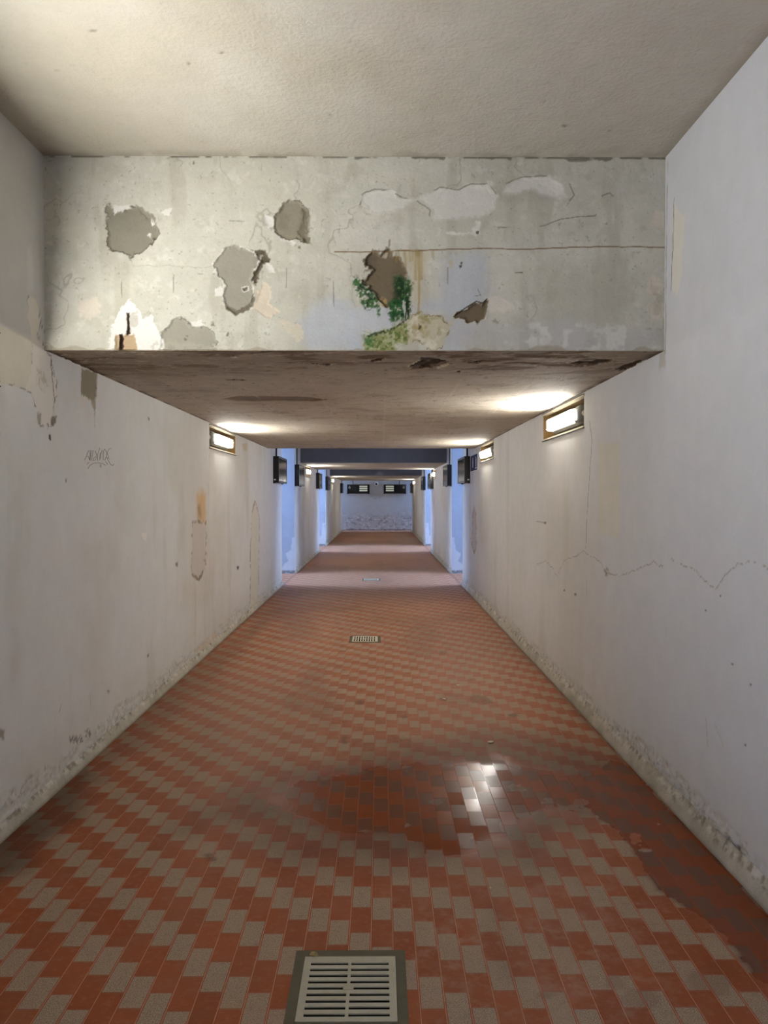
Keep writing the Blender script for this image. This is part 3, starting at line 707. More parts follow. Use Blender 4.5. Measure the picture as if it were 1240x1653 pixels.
def cz(*pts): return [on_z(340 + a * 0.53226, 560 + b * 0.53226, Z1) for a, b in pts]
def paint_low(U, V):
    p = Paint(U, V, (184, 174, 159))
    p.mottling((170, 156, 136), 1.4, 0.42, 0.7, 0.6, 611)
    near = 1 - sstep(0.25, 0.9, V - Y_BEAM + 0.5 * (fbm(U * 2, V * 2, 613, 3) - 0.5))
    p.apply(near * 0.7, (146, 131, 112))
    p.mottling((120, 102, 82), 5, 0.55, 0.75, 0.3, 615, 0.8, 1.4)
    m = near * sstep(0.54, 0.60, fbm(U * 5, V * 16, 617, 5))
    p.apply(m * 0.7, (112, 94, 74)); p.disp -= 0.004 * m
    rim = near * sstep(0.49, 0.52, fbm(U * 4, V * 14, 619, 5)) * (1 - sstep(0.52, 0.55, fbm(U * 4, V * 14, 619, 5)))
    p.apply(rim * 0.7, (205, 194, 176))
    dark = (62, 50, 40)
    for k, q in enumerate((((480, 38), (525, 36), (522, 44), (490, 46)), ((600, 60), (640, 30), (700, 36), (728, 52), (680, 66), (610, 70)),
                           ((780, 45), (822, 44), (812, 51), (786, 51)), ((1080, 52), (1130, 36), (1225, 38), (1215, 48), (1120, 62)),
                           ((300, 52), (384, 54), (350, 60)), ((40, 98), (105, 98), (110, 103), (50, 102)), ((750, 72), (764, 72), (756, 84)), ((45, 28), (90, 30), (80, 34)),
                           ((1228, 66), (1300, 40), (1330, 38), (1240, 80)))):
        p.poly(cz(*q), dark, 0.022, 0.006, 0.95, 0.012, seed=621 + k, speck=(0.18, 0.40)[k in (1, 3)], speck_f=20, edge=(196, 184, 164), edge_w=0.008)
    p.poly(cz((40, 155), (100, 150), (300, 152), (360, 158), (300, 165), (80, 163)), (112, 96, 80), 0.06, 0.03, 0.8, 0.006, seed=641, freq=5)
    p.poly(cz((185, 198), (230, 196), (255, 201), (210, 203)), (126, 110, 92), 0.05, 0.03, 0.6, seed=642, freq=5)
    # mould along both wall edges
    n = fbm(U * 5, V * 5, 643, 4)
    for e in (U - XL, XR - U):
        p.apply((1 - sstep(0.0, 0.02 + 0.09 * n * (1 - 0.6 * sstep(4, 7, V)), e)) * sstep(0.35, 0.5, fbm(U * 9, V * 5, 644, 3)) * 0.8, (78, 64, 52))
    # shuttering board joints
    for k, xx in enumerate(np.arange(XL + 0.3, XR, 0.47)):
        p.line([(xx, 4.6), (xx + 0.02, Y_A1)], (204, 194, 178), 0.012, 0.01, 0.35, seed=650 + k, breaks=0.42)
    for k, yy in enumerate((6.3, 8.2, 9.6)):
        p.line([(XL, yy), (XR, yy + 0.05)], (150, 136, 116), 0.014, 0.02, 0.35, seed=670 + k, breaks=0.4)
    m = sstep(0.74, 0.78, fbm(U * 26, V * 26, 681, 3))
    p.apply(m * 0.5, (96, 82, 66))
    return p
cy = [Y_BEAM]
while cy[-1] < Y_A1: cy.append(cy[-1] + max(0.008, cy[-1] ** 2 / 877 * 0.6))
cy[-1] = Y_A1
gx2 = np.concatenate([[XL - 0.03], np.arange(XL, XR, 0.0075), [XR, XR + 0.03]])
surface('ceiling', MAT['lowceil'], (0, 0, Z1), (1, 0, 0), (0, 1, 0), gx2, np.array(cy), paint_low, (0, 0, -1),
        label='stained low concrete ceiling over the first stretch', cat='ceiling')
def paint_lowfar(U, V):
    p = Paint(U, V, (184, 174, 159)); p.mottling((160, 146, 126), 1.5, 0.4, 0.7, 0.6, 691); return p
for a, b, tx in ((Y_B0, Y_B1, 'second'), (Y_C0, Y_C1, 'third and farthest')):
    surface('ceiling', MAT['lowceil'], (0, 0, Z1), (1, 0, 0), (0, 1, 0), cross_u, np.linspace(a, b, 60), paint_lowfar, (0, 0, -1),
            label='low concrete ceiling over the %s stretch' % tx, cat='ceiling')
for a, b, tx in ((Y_A1, Y_B0, 'between the first two stretches'), (Y_B1, Y_C0, 'between the last two stretches'), (Y_C1, Y_END, 'just before the end wall')):
    surface('ceiling', MAT['ceil'], (0, 0, Z2), (1, 0, 0), (0, 1, 0), np.array([XL, 0, XR]), np.linspace(a, b, 6), flat((184, 178, 166)), (0, 0, -1),
            label='raised ceiling of the stair well ' + tx, cat='ceiling')

# ------------------------------------------------------------------ stair openings: side passages that climb to the open air
PLEN = 7.0
def passage(side, O, k, text, both=True):
    X = XR if side > 0 else XL
    sn = 'right' if side > 0 else 'left'
    us = np.concatenate([np.arange(0, 0.7, 0.02), np.arange(0.7, PLEN, 0.4), [PLEN]])
    vs2 = np.concatenate([np.arange(0, 1.2, 0.025), np.arange(1.2, 4.4, 0.2), [4.4]])
    def pp(U, V):
        p = Paint(U, V, (158, 166, 180))
        p.mottling((149, 156, 169), 2, 0.45, 0.7, 0.5, 700 + k)
        p.poly([(-0.02, 0.05), (-0.02, 0.75), (0.05, 0.72), (0.09, 0.45), (0.16, 0.30), (0.22, 0.12), (0.22, 0.02)], (190, 194, 198), 0.08, 0.01, 0.8, seed=705 + k, freq=8)
        p.poly([(-0.05, 0.0), (-0.05, 0.06), (3, 0.07), (3, 0.0)], (96, 92, 92), 0.02, 0.01, 0.8, seed=709 + k)
        return p
    if k != 3:
        surface('wall_' + sn, MAT['wall'], (X, O[1], 0), (side, 0, 0), (0, 0, 1), us, vs2, pp, (0, -1, 0),
                label='daylit peeling wall inside the %s stair opening %s' % (sn, text), cat='wall')
    surface('wall_' + sn, MAT['wall'], (X, O[0], 0), (side, 0, 0), (0, 0, 1), np.linspace(0, PLEN, 4), np.linspace(0, 4.4, 4), flat((204, 204, 200)), (0, 1, 0),
            label='hidden near wall of the %s stair opening %s' % (sn, text), cat='wall')
    # roof strip and head
    surface('ceiling', MAT['ceil'], (X, O[0], Z2), (side, 0, 0), (0, 1, 0), np.array([0, ROOF_X]), np.array([0, O[1] - O[0]]), flat((184, 178, 166)), (0, 0, -1),
            label='short roof strip over the %s stair opening %s' % (sn, text), cat='ceiling')
    # steps
    bm = bmesh.new()
    n = 13
    prof = [(X + side * 1.2, -0.1)]
    for i in range(n):
        prof += [(X + side * (1.2 + 0.30 * i), 0.17 * (i + 1)), (X + side * (1.2 + 0.30 * (i + 1)), 0.17 * (i + 1))]
    prof[1:1] = [(X + side * 1.2, 0.0)]
    prof += [(X + side * PLEN, 0.17 * n), (X + side * PLEN, -0.1)]
    add_prism(bm, prof, 1, O[0] + 0.01, O[1] - 0.01)
    o = from_bm('stairs', bm, MAT['cement'])
    tag(o, 'concrete stairs climbing out of the %s opening %s' % (sn, text), 'stairs', None, 'structure')
for k, (O, tx) in enumerate(((O0, 'beside the viewer'), (O1, 'nearest in view'), (O2, 'halfway along'), (O3, 'at the far end'))):
    for s in ((-1,) if k == 0 else (-1, 1)): passage(s, O, k, tx)
for s, X, sn in ((-1, XL, 'left'), (1, XR, 'right')):
    surface('wall_' + sn, MAT['wall'], (X, 0, 0), (0, 1, 0), (0, 0, 1), np.array([YB, O0[0] if s < 0 else O0[1]]), np.array([0, Z2]), flat(WALLC), (-s, 0, 0),
            label='short white wall on the %s behind the viewer' % sn, cat='wall')

# end wall, running past the corridor on both sides
def paint_end(U, V):
    p = Paint(U, V, (196, 197, 200))
    p.mottling((184, 185, 188), 1.2, 0.45, 0.7, 0.5, 731)
    low = 1 - sstep(0.45, 0.95, V + 0.5 * (fbm(U * 2, V * 2, 733, 4) - 0.5))
    p.apply(low * 0.55, (168, 160, 162))
    p.apply(low * sstep(0.58, 0.64, fbm(U * 9, V * 12, 735, 4)) * 0.45, (226, 224, 220))
    p.apply(low * sstep(0.60, 0.66, fbm(U * 8 + 4, V * 11, 737, 4)) * 0.5, (110, 102, 106))
    p.apply((1 - sstep(0.05, 0.12, V + 0.08 * fbm(U * 6, V * 6, 739, 3))) * 0.8, (78, 66, 72))
    p.poly([on_y(607 + 13.5 * math.cos(t), 792 + 13 * math.sin(t), Y_END) for t in np.linspace(0, 2 * math.pi, 24)[:-1]], (178, 177, 178), 0.02, 0.03, 0.6, seed=741, edge=(150, 150, 152), edge_w=0.012)
    return p
surface('wall_end', MAT['wall'], (0, Y_END, 0), (1, 0, 0), (0, 0, 1),
        np.concatenate([[XL - PLEN], np.arange(XL - 0.4, XR + 0.4, 0.022), [XR + PLEN]]), np.concatenate([np.arange(0, 1.2, 0.02), np.arange(1.2, 2.4, 0.03), [3.2, 4.4]]), paint_end, (0, -1, 0),
        label='grey end wall with flaking damp foot, holding two black signs', cat='wall')

# ------------------------------------------------------------------ floor
TW, TL, TX0, TY0 = 0.0743, 0.1515, -0.0285, 0.1715
DRAINS = []
def drain_rect(a, b, c, d):
    x0, y0 = on_z(a, d, 0); x1, y1 = on_z(c, b, 0)
    return x0, y0, x1, y1
D1 = (-0.266, 2.055, 0.076, 2.412)
D2 = (-0.308, 7.63, 0.005, 7.97)
D3 = (-0.303, 13.30, 0.009, 13.66)
class FloorPaint(Paint): pass
def fz(*pts): return [on_z(a, b, 0) for a, b in pts]
def paint_floor(U, V):
    p = Paint(U, V, (128, 128, 128))
    p.dust = 0.62 * sstep(2.6, 5.2, V + 0.8 * (fbm(U * 1.5, V * 0.7, 899, 3) - 0.5)) * (1 - sstep(0.7, 1.5, np.abs(U + 0.1))* 0.5)  # dust and the pale sheen of the middle floor, both put into the colour
    p.wet = np.zeros(U.shape); p.dirt = np.zeros(U.shape); p.scuff = np.zeros(U.shape)
    def add(arr, pts, warp, soft, amt, freq, seed):
        sl = p._box(pts, warp * 2 + soft + 0.02)
        if sl is None: return
        d = p.sd(pts, warp, freq, seed, sl)
        arr[sl] = np.maximum(arr[sl], amt * (1 - sstep(-soft, soft, d)))
    wet1 = fz((425, 1290), (470, 1258), (520, 1246), (600, 1236), (680, 1230), (740, 1232), (800, 1224), (860, 1238), (930, 1246), (1000, 1232), (1040, 1250),
              (1010, 1290), (960, 1312), (900, 1308), (840, 1325), (800, 1360), (760, 1382), (700, 1385), (670, 1362), (610, 1352), (540, 1350), (480, 1330))
    add(p.wet, wet1, 0.10, 0.10, 1.0, 6, 801)
    p.wet *= 1 - 0.4 * (1 - sstep(-0.6, -0.1, U + 0.25 * (fbm(U * 3, V * 3, 802, 3) - 0.5)))
    wet2 = fz((985, 1225), (1030, 1240), (1080, 1300), (1140, 1365), (1240, 1475), (1300, 1540), (1300, 1680), (1240, 1600), (1195, 1555), (1150, 1500), (1120, 1470),
              (1065, 1430), (1030, 1390), (1005, 1350), (960, 1320), (930, 1290), (950, 1250))
    add(p.wet, wet2, 0.05, 0.012, 1.0, 7, 803)
    p.wet *= 1 - 0.9 * sstep(0.76, 0.79, fbm(U * 7, V * 5, 805, 4))
    for k, (a, b, r1, r2) in enumerate(((990, 1585, 18, 14), (878, 1608, 20, 10), (930, 1603, 10, 6), (1040, 1620, 30, 20), (1150, 1580, 40, 30))):
        add(p.wet, fz(*[(a + r1 * math.cos(t), b + r2 * math.sin(t)) for t in np.linspace(0, 6.28, 10)[:-1]]), 0.04, 0.01, 0.35, 9, 811 + k)
    damp = fz((330, 1330), (400, 1270), (480, 1230), (640, 1190), (800, 1180), (960, 1200), (1020, 1250), (900, 1330), (760, 1400), (560, 1390), (420, 1370))
    add(p.dirt, damp, 0.2, 0.25, 0.62, 3, 821)
    for k, (q, amt) in enumerate((((0, 1330), (60, 1290), (130, 1240), (150, 1250), (120, 1300), (60, 1380), (0, 1430)), ) and
                                 ((((-40, 1345), (60, 1280), (130, 1235), (160, 1250), (120, 1320), (40, 1400), (-60, 1450)), 0.75),
                                  (((250, 1120), (420, 1000), (440, 1000), (330, 1110), (230, 1210), (120, 1280), (110, 1265)), 0.35))):
        add(p.dirt, fz(*q), 0.06, 0.10, amt, 5, 831 + k)
    for k, (a, b, r1, r2, am) in enumerate(((580, 1134, 7, 4, .9), (555, 1195, 5, 7, .9), (716, 1129, 9, 3, .9), (830, 1155, 9, 3, .8), (652, 1157, 6, 2, .7), (715, 1053, 8, 3, .5),
                                            (340, 1384, 8, 6, .6), (342, 1388, 4, 4, .8), (762, 1098, 6, 4, .3), (310, 1340, 9, 6, .3), (475, 1247, 12, 6, .5), (905, 1128, 10, 3, .4))):
        add(p.dirt, fz(*[(a + r1 * math.cos(t), b + r2 * math.sin(t)) for t in np.linspace(0, 6.28, 10)[:-1]]), 0.02, 0.01, am, 14, 841 + k)
    # broken tile
    for k, q in enumerate((((760, 1122), (776, 1120), (774, 1136), (758, 1133)), ((776, 1122), (788, 1124), (796, 1135), (780, 1138), (772, 1130)))):
        add(p.dirt, fz(*q), 0.012, 0.006, 0.75, 12, 861 + k)
    add(p.scuff, fz((560, 1160), (620, 1150), (650, 1250), (500, 1260)), 0.3, 0.2, 0.8, 3, 871)
    add(p.scuff, fz((620, 1480), (1000, 1400), (1150, 1653), (640, 1653)), 0.3, 0.25, 0.8, 3, 873)
    # gutters along both walls
    for e in (U - XL, XR - U):
        n = fbm(U * 6, V * 2, 875, 4)
        p.dirt = np.maximum(p.dirt, (1 - sstep(0.02, 0.04 + 0.10 * n, e)) * 0.6)
    p.dirt = np.maximum(p.dirt, 0.35 * sstep(0.55, 0.75, fbm(U * 2.1, V * 1.1, 877, 4)))
    return p
def floor_mat():
    t = NT('terracotta_tile_floor')
    sep = t.node('ShaderNodeSeparateXYZ'); t.put(sep.inputs[0], t.pos())
    wob = t.noise(0.8, 2)
    x = sep.outputs[0]; y = sep.outputs[1]
    u = t.m('DIVIDE', t.m('SUBTRACT', x, TX0), TW)
    col = t.m('FLOOR', u); fu = t.m('FRACT', u)
    wn = t.node('ShaderNodeTexWhiteNoise', noise_dimensions='1D'); t.put(wn.inputs['W'], col)
    jit = t.m('MULTIPLY', t.m('SUBTRACT', wn.outputs[0], 0.5), 0.08)
    v = t.m('ADD', t.m('ADD', t.m('DIVIDE', t.m('SUBTRACT', y, TY0), TL), t.m('MULTIPLY', col, 0.5)), jit)
    row = t.m('FLOOR', v); fv = t.m('FRACT', v)
    par = t.m('FLOORED_MODULO', row, 2.0)
    isgrey = t.m('LESS_THAN', par, 0.5)
    du = t.m('MULTIPLY', t.m('MINIMUM', fu, t.m('SUBTRACT', 1.0, fu)), TW)     # metres to the column joint
    dv = t.m('MULTIPLY', t.m('MINIMUM', fv, t.m('SUBTRACT', 1.0, fv)), TL)
    dm = t.m('MINIMUM', du, dv)
    grout_u = t.rng(du, 0.0006, 0.0013, 1, 0)
    grout_v = t.rng(dv, 0.0006, 0.0014, 1, 0)
    inner = t.m('MULTIPLY', t.rng(dm, 0.003, 0.0055, 0, 1), isgrey)
    cv = t.node('ShaderNodeCombineXYZ'); t.put(cv.inputs[0], col); t.put(cv.inputs[1], row)
    wt = t.node('ShaderNodeTexWhiteNoise', noise_dimensions='3D'); t.put(wt.inputs['Vector'], cv.outputs[0])
    rnd = wt.outputs[0]
    n1 = t.noise(5, 5, 0.6); nf = t.noise(260, 3, 0.75); nm = t.noise(38, 5, 0.65)
    red = t.mix(rnd, rgba((140, 69, 30)), rgba((152, 79, 39)))
    red = t.mix(t.m('MULTIPLY', t.rng(nm, 0.5, 0.75, 0, 1), 0.45), red, rgba((166, 112, 84)))
    red = t.mix(t.m('MULTIPLY', t.rng(n1, 0.45, 0.7, 0, 1), 0.4), red, rgba((136, 84, 60)))
    grey = t.mix(t.rng(nf, 0.35, 0.65, 0, 1), rgba((112, 92, 74)), rgba((188, 165, 140)))
    grey = t.mix(t.m('MULTIPLY', t.rng(nm, 0.5, 0.8, 0, 1), 0.5), grey, rgba((110, 92, 76)))
    grey = t.mix(t.m('MULTIPLY', rnd, 0.25), grey, rgba((160, 128, 104)))
    c = t.mix(inner, red, grey)
    c = t.mix(t.m('MULTIPLY', grout_v, 0.6), c, rgba((150, 96, 74)))
    c = t.mix(t.m('MULTIPLY', grout_u, 0.85), c, rgba((206, 152, 122)))
    scuff = t.attr('scuff', 'Fac'); wet = t.attr('wet', 'Fac'); dirt = t.attr('dirt', 'Fac')
    c = t.mix(t.m('MULTIPLY', t.m('MULTIPLY', scuff, t.rng(t.noise(14, 6, 0.7), 0.48, 0.62, 0, 1)), 0.4), c, rgba((170, 140, 118)))
    c = t.mix(dirt, c, t.mix(1.0, c, rgba((120, 108, 100)), 'MULTIPLY'))
    dust = t.m('MULTIPLY', t.attr('dust', 'Fac'), t.rng(t.noise(6, 5, 0.7), 0.3, 0.7, 0.6, 1.0))
    c = t.mix(dust, c, t.mix(inner, rgba((154, 108, 80)), rgba((150, 120, 96))))
    wetc = t.mix(inner, rgba((126, 58, 22)), rgba((98, 56, 32)))
    wetc = t.mix(t.m('MULTIPLY', t.rng(nm, 0.4, 0.7, 0, 1), 0.4), wetc, rgba((112, 58, 34)))
    c = t.mix(t.m('MULTIPLY', wet, 0.92), c, wetc)
    rough = t.rng(t.noise(11, 4), 0.3, 0.7, 0.46, 0.64)
    rough = t.m('ADD', rough, t.m('MULTIPLY', inner, 0.12))
    n = t.node('ShaderNodeMix', data_type='FLOAT'); t.put(n.inputs[0], wet); t.put(n.inputs[2], rough)
    wr_ = t.m('ADD', t.m('MULTIPLY', inner, 0.08), 0.15); t.put(n.inputs[3], wr_)
    h = t.m('ADD', t.m('MULTIPLY', t.m('MAXIMUM', grout_u, grout_v), -1.0), t.m('MULTIPLY', t.m('MULTIPLY', t.m('MULTIPLY', nf, inner), t.m('SUBTRACT', 1.0, t.m('MULTIPLY', wet, 0.8))), 0.35))
    sepc = t.node('ShaderNodeSeparateColor'); t.put(sepc.inputs[0], wt.outputs['Color'])
    h = t.m('ADD', h, t.m('MULTIPLY', t.m('SUBTRACT', sepc.outputs[1], 0.5), t.m('MULTIPLY', fu, 3.0)))
    h = t.m('ADD', h, t.m('MULTIPLY', t.m('SUBTRACT', sepc.outputs[2], 0.5), t.m('MULTIPLY', fv, 5.0)))
    h = t.m('ADD', h, t.m('MULTIPLY', t.noise(24, 3), 0.35))
    return t.bsdf(c, n.outputs[0], 0, t.bump(h, 0.5, 0.002), 0.2)
MAT['floor'] = floor_mat()
fy = [-2.6]
while fy[-1] < 2.0: fy.append(fy[-1] + 0.1)
while fy[-1] < Y_END: fy.append(fy[-1] + min(0.25, max(0.011, fy[-1] ** 2 / 1791 * 1.8)))
fy[-1] = Y_END
fy += [q for D in (D1, D2, D3) for q in (D[1] - 0.004, D[3] + 0.004)]
fx = np.concatenate([np.arange(XL, XR, 0.013), [XR], [q for D in (D1, D2, D3) for q in (D[0] - 0.004, D[2] + 0.004)]])
surface('floor', MAT['floor'], (0, 0, 0), (1, 0, 0), (0, 1, 0), fx, np.array(fy), paint_floor, (0, 0, 1),
        [(D[0] - 0.005, D[2] + 0.005, D[1] - 0.005, D[3] + 0.005) for D in (D1, D2, D3)], (), ('wet', 'dirt', 'scuff', 'dust'),
        label='terracotta and grey checkered tile floor with a wet patch', cat='floor')
def dry(U, V):
    p = Paint(U, V, (128, 128, 128)); p.wet = U * 0; p.dust = U * 0 + 0.3; p.dirt = U * 0 + 0.2; p.scuff = U * 0; return p
for O, tx in ((O0, 'beside the viewer'), (O1, 'nearest in view'), (O2, 'halfway along'), (O3, 'at the far end')):
    for s, X, sn in ((-1, XL, 'left'), (1, XR, 'right')):
        if O is O0 and s > 0: continue
        xs = np.array([X, X + s * 1.2]) if s > 0 else np.array([X - 1.2, X])
        surface('floor', MAT['floor'], (0, 0, 0), (1, 0, 0), (0, 1, 0), xs, np.array(O), dry, (0, 0, 1), (), (), ('wet', 'dirt', 'scuff', 'dust'),
                label='tiled landing inside the %s stair opening %s' % (sn, tx), cat='floor')

# ------------------------------------------------------------------ cement skirting
def skirting(side, y0, y1, tx, seed, step=None):
    X = XR if side > 0 else XL
    ys = yspace(y0, y1, 1.0) if step is None else np.concatenate([np.arange(y0, y1, step), [y1]])
    hgt = 0.100 if side > 0 else 0.066
    prof = np.linspace(0, hgt, 12)
    ys = np.concatenate([ys, [y0 + 0.004, y1 - 0.004]])
    U, V = np.meshgrid(ys, prof)
    def fn(U, V):
        p = Paint(U, V, (180, 173, 158))
        p.mottling((156, 149, 132), 5, 0.4, 0.65, 0.6, seed)
        q = V / hgt + 0.5 * (fbm(U * 9, V * 9, seed + 2, 3) - 0.5)
        m = sstep(0.5, 0.8, q) * sstep(0.50, 0.62, fbm(U * 26, V * 30, seed + 3, 4))
        p.apply(m * 0.6, (206, 201, 190))
        m = sstep(0.45, 0.7, q) * sstep(0.58, 0.68, fbm(U * 34, V * 34, seed + 5, 4))
        p.apply(m * 0.6, (104, 94, 80))
        p.apply((1 - sstep(0.0, 0.02, V)) * 0.5, (96, 86, 72))
        top = np.clip((V / hgt - 0.55) / 0.4, 0, 1)
        n = fbm(U * 16, V * 16, seed + 7, 4)
        p.disp = 0.03 * (1 - (V / hgt) ** 1.8) + 0.014 * (n - 0.5) * (0.3 + top) + 0.006 * (fbm(U * 3, V * 0, seed + 9, 3) - 0.5)
        p.disp = np.maximum(p.disp, 0.002)
        p.disp *= np.clip(np.minimum(U - y0, y1 - U) / 0.004, 0, 1)
        return p
    o = surface('baseboard_' + ('right' if side > 0 else 'left'), MAT['base'], (X, 0, 0), (0, 1, 0), (0, 0, 1), ys, prof, fn, (-side, 0, 0),
                label='crumbling grey cement skirting at the foot of the %s wall, %s' % ('right' if side > 0 else 'left', tx), cat='skirting')
for s in (-1, 1):
    skirting(s, O0[1], O1[0], 'nearest stretch', 900 + s)
    skirting(s, O1[1], O2[0], 'middle stretch', 920 + s, 0.06)
    skirting(s, O2[1], O3[0], 'far stretch', 940 + s, 0.1)

# ------------------------------------------------------------------ wall lamps in their niches
def wall_lamp(side, y0, y1, label, inset=0.0, tilt=0.0):
    X = XR if side > 0 else XL
    yc = (y0 + y1) / 2
    t = thing('wall_lamp', (X, yc, NZ0), label, 'lamp', 'lit bulkhead lamps set into the walls')
    def D(d): return -side * d                          # d metres out of the wall towards the corridor
    L = (y1 - y0) / 2
    def tilted(bm):                                     # lamps sit more or less crooked in their niches
        m = Matrix.Translation((D(-0.05), 0, 0.105)) @ Matrix.Rotation(side * tilt, 4, 'Y') @ Matrix.Translation((-D(-0.05), 0, -0.105))
        bmesh.ops.transform(bm, matrix=m, verts=bm.verts)
    bm = bmesh.new()                                    # frame strips around the niche
    add_prism(bm, [(D(-0.03), 0.212), (D(0.010), 0.212), (D(0.010), 0.222), (D(-0.03), 0.222)], 1, -L - 0.01, L + 0.01)
    add_prism(bm, [(D(-0.03), -0.006), (D(0.010), -0.006), (D(0.010), 0.006), (D(-0.03), 0.006)], 1, -L - 0.01, L + 0.01)
    from_bm('frame', bm, MAT['framemetal'], t)
    bm = bmesh.new()
    add_prism(bm, [(D(-0.01), 0.222), (D(0.012), 0.222), (D(0.012), 0.2275), (D(-0.01), 0.2275)], 1, -L - 0.012, L + 0.012)
    add_prism(bm, [(D(-0.01), -0.0115), (D(0.012), -0.0115), (D(0.012), -0.006), (D(-0.01), -0.006)], 1, -L - 0.012, L + 0.012)
    o = from_bm('frame_edge', bm, MAT['framedark'], t); o['label'] = 'thin dark edge of the frame'
    a, b = -L + 0.24, -L + 1.0                          # lens span, nearer to the viewer's end
    b = min(b, L - 0.06)
    bm = bmesh.new()
    i_ = inset * 0.95
    add_prism(bm, [(D(-0.165), 0.035), (D(-0.035 - i_), 0.035), (D(-0.012 - i_), 0.050), (D(-0.022 - i_), 0.058), (D(-0.022 - i_), 0.150), (D(-0.05 - i_), 0.170), (D(-0.165), 0.170)], 1, a - 0.02, b + 0.01)
    tilted(bm)
    h = from_bm('housing', bm, MAT['greyhousing'], t)
    bm = bmesh.new()
    f = 0.036 - inset                                   # the diffuser stands a little proud of the wall
    add_prism(bm, [(D(f - 0.05), 0.054), (D(f - 0.006), 0.058), (D(f - 0.006), 0.150), (D(f - 0.05), 0.156)], 1, a, b)
    tilted(bm)
    from_bm('lens_rim', bm, MAT['rim'], t)
    bm = bmesh.new()
    add_prism(bm, [(D(f - 0.008), 0.066), (D(f - 0.001), 0.066), (D(f), 0.069), (D(f), 0.138), (D(f - 0.004), 0.142), (D(f - 0.008), 0.142)], 1, a + 0.004, b - 0.004)
    tilted(bm)
    o = from_bm('lens', bm, MAT['lens_strong' if tilt > 0.3 else 'lens'], t); o['label'] = 'glowing white lens'
    bm = bmesh.new()
    add_box(bm, (min(D(-0.15), D(0.012 - i_)), a - 0.15, 0.038), (max(D(-0.15), D(0.012 - i_)), a - 0.004, 0.168), 0.028, 3)
    tilted(bm)
    o = from_bm('end_cap', bm, MAT['greyhousing'], t, True)
    bm = bmesh.new()
    add_cyl(bm, (D(-0.03), a - 0.185, 0.105), (D(-0.03), a - 0.145, 0.105), 0.022, 16)
    add_cyl(bm, (D(-0.03), a - 0.215, 0.105), (D(-0.03), a - 0.18, 0.105), 0.014, 12)
    o = from_bm('cable_gland', bm, MAT['gland'], t); o['label'] = 'white cable gland'
LAMP_LABELS = ['wall lamp in left niche nearest the viewer, before the beam', 'lit wall lamp in brown niche on the left wall, first past the beam',
               'lit wall lamp in brown niche on the right wall, largest of all', 'lit wall lamp on the right wall next to the blue sign',
               'small lit wall lamp on the left wall just past the first stair opening', 'small lit wall lamp on the right wall before the second stair opening',
               'tiny lit wall lamp on the left wall beyond the second stair opening', 'tiny lit wall lamp on the right wall nearest the end wall']
for (s, a, b), lb in zip(LAMPS, LAMP_LABELS): wall_lamp(s, a, b, lb, 0.048 if b < 4 else 0.0, math.radians(48) if b < 4 else math.radians(-12) if 9 < a < 10 else 0.0)

# ------------------------------------------------------------------ black sign boxes
SB_L, SB_H, SB_D = 1.02, 0.415, 0.09
def sign_meshes():
    """local frame: x along the box, y out of the wall, z up from the bottom"""
    bm = bmesh.new(); add_box(bm, (-SB_L / 2, 0.0, 0), (SB_L / 2, SB_D - 0.006, SB_H), 0.006, 2)
    add_box(bm, (-SB_L / 2 - 0.006, 0.002, -0.012), (-SB_L / 2 + 0.08, 0.03, 0.0)); add_box(bm, (SB_L / 2 - 0.08, 0.002, -0.012), (SB_L / 2 + 0.006, 0.03, 0.0))
    case = bm
    bm2 = bmesh.new()
    for lo, hi in (((-SB_L / 2, SB_D - 0.014, 0), (SB_L / 2, SB_D, 0.03)), ((-SB_L / 2, SB_D - 0.014, SB_H - 0.03), (SB_L / 2, SB_D, SB_H)),
                   ((-SB_L / 2, SB_D - 0.014, 0.03), (-SB_L / 2 + 0.03, SB_D, SB_H - 0.03)), ((SB_L / 2 - 0.03, SB_D - 0.014, 0.03), (SB_L / 2, SB_D, SB_H - 0.03))):
        add_box(bm2, lo, hi)
    bm3 = bmesh.new(); add_box(bm3, (-SB_L / 2 + 0.03, SB_D - 0.012, 0.03), (SB_L / 2 - 0.03, SB_D - 0.003, SB_H - 0.03))
    out = []
    for nm, b in (('casing', case), ('bezel', bm2), ('display_panel', bm3)):
        me = bpy.data.meshes.new(nm); bmesh.ops.recalc_face_normals(b, faces=b.faces); b.to_mesh(me); b.free(); out.append(me)
    out[0].materials.append(MAT['blackmetal']); out[1].materials.append(MAT['blackmetal']); out[2].materials.append(MAT['glass'])
    return out
CASE, BEZEL, PANEL = sign_meshes()
def add_conduit(t, x, ztop, r=0.014):
    bm = bmesh.new(); add_cyl(bm, (x, 0.03, SB_H - 0.01), (x, 0.03, ztop), r, 10)
    from_bm('conduit', bm, MAT['cable'], t)
def sign_box(loc, rz, label, conduit_x=None, ztop=0, tagmark=None):
    t = thing('sign_box', loc, label, 'sign', 'black sign boxes of the underpass'); t.rotation_euler = (0, 0, rz)
    for nm, me in (('casing', CASE), ('bezel', BEZEL), ('display_panel', PANEL)):
        o = bpy.data.objects.new(nm, me); COL.objects.link(o); o.parent = t
    if conduit_x is not None: add_conduit(t, conduit_x, ztop)
    if tagmark is not None:
        bm = bmesh.new(); e = tagmark
        add_box(bm, (min(e * SB_L / 2, e * (SB_L / 2 + 0.002)), 0.012, 0.035), (max(e * SB_L / 2, e * (SB_L / 2 + 0.002)), 0.045, 0.055))
        o = from_bm('rating_plate', bm, MAT['icon'], t); o['label'] = 'tiny white rating plate'
    return t
SZ = 1.735
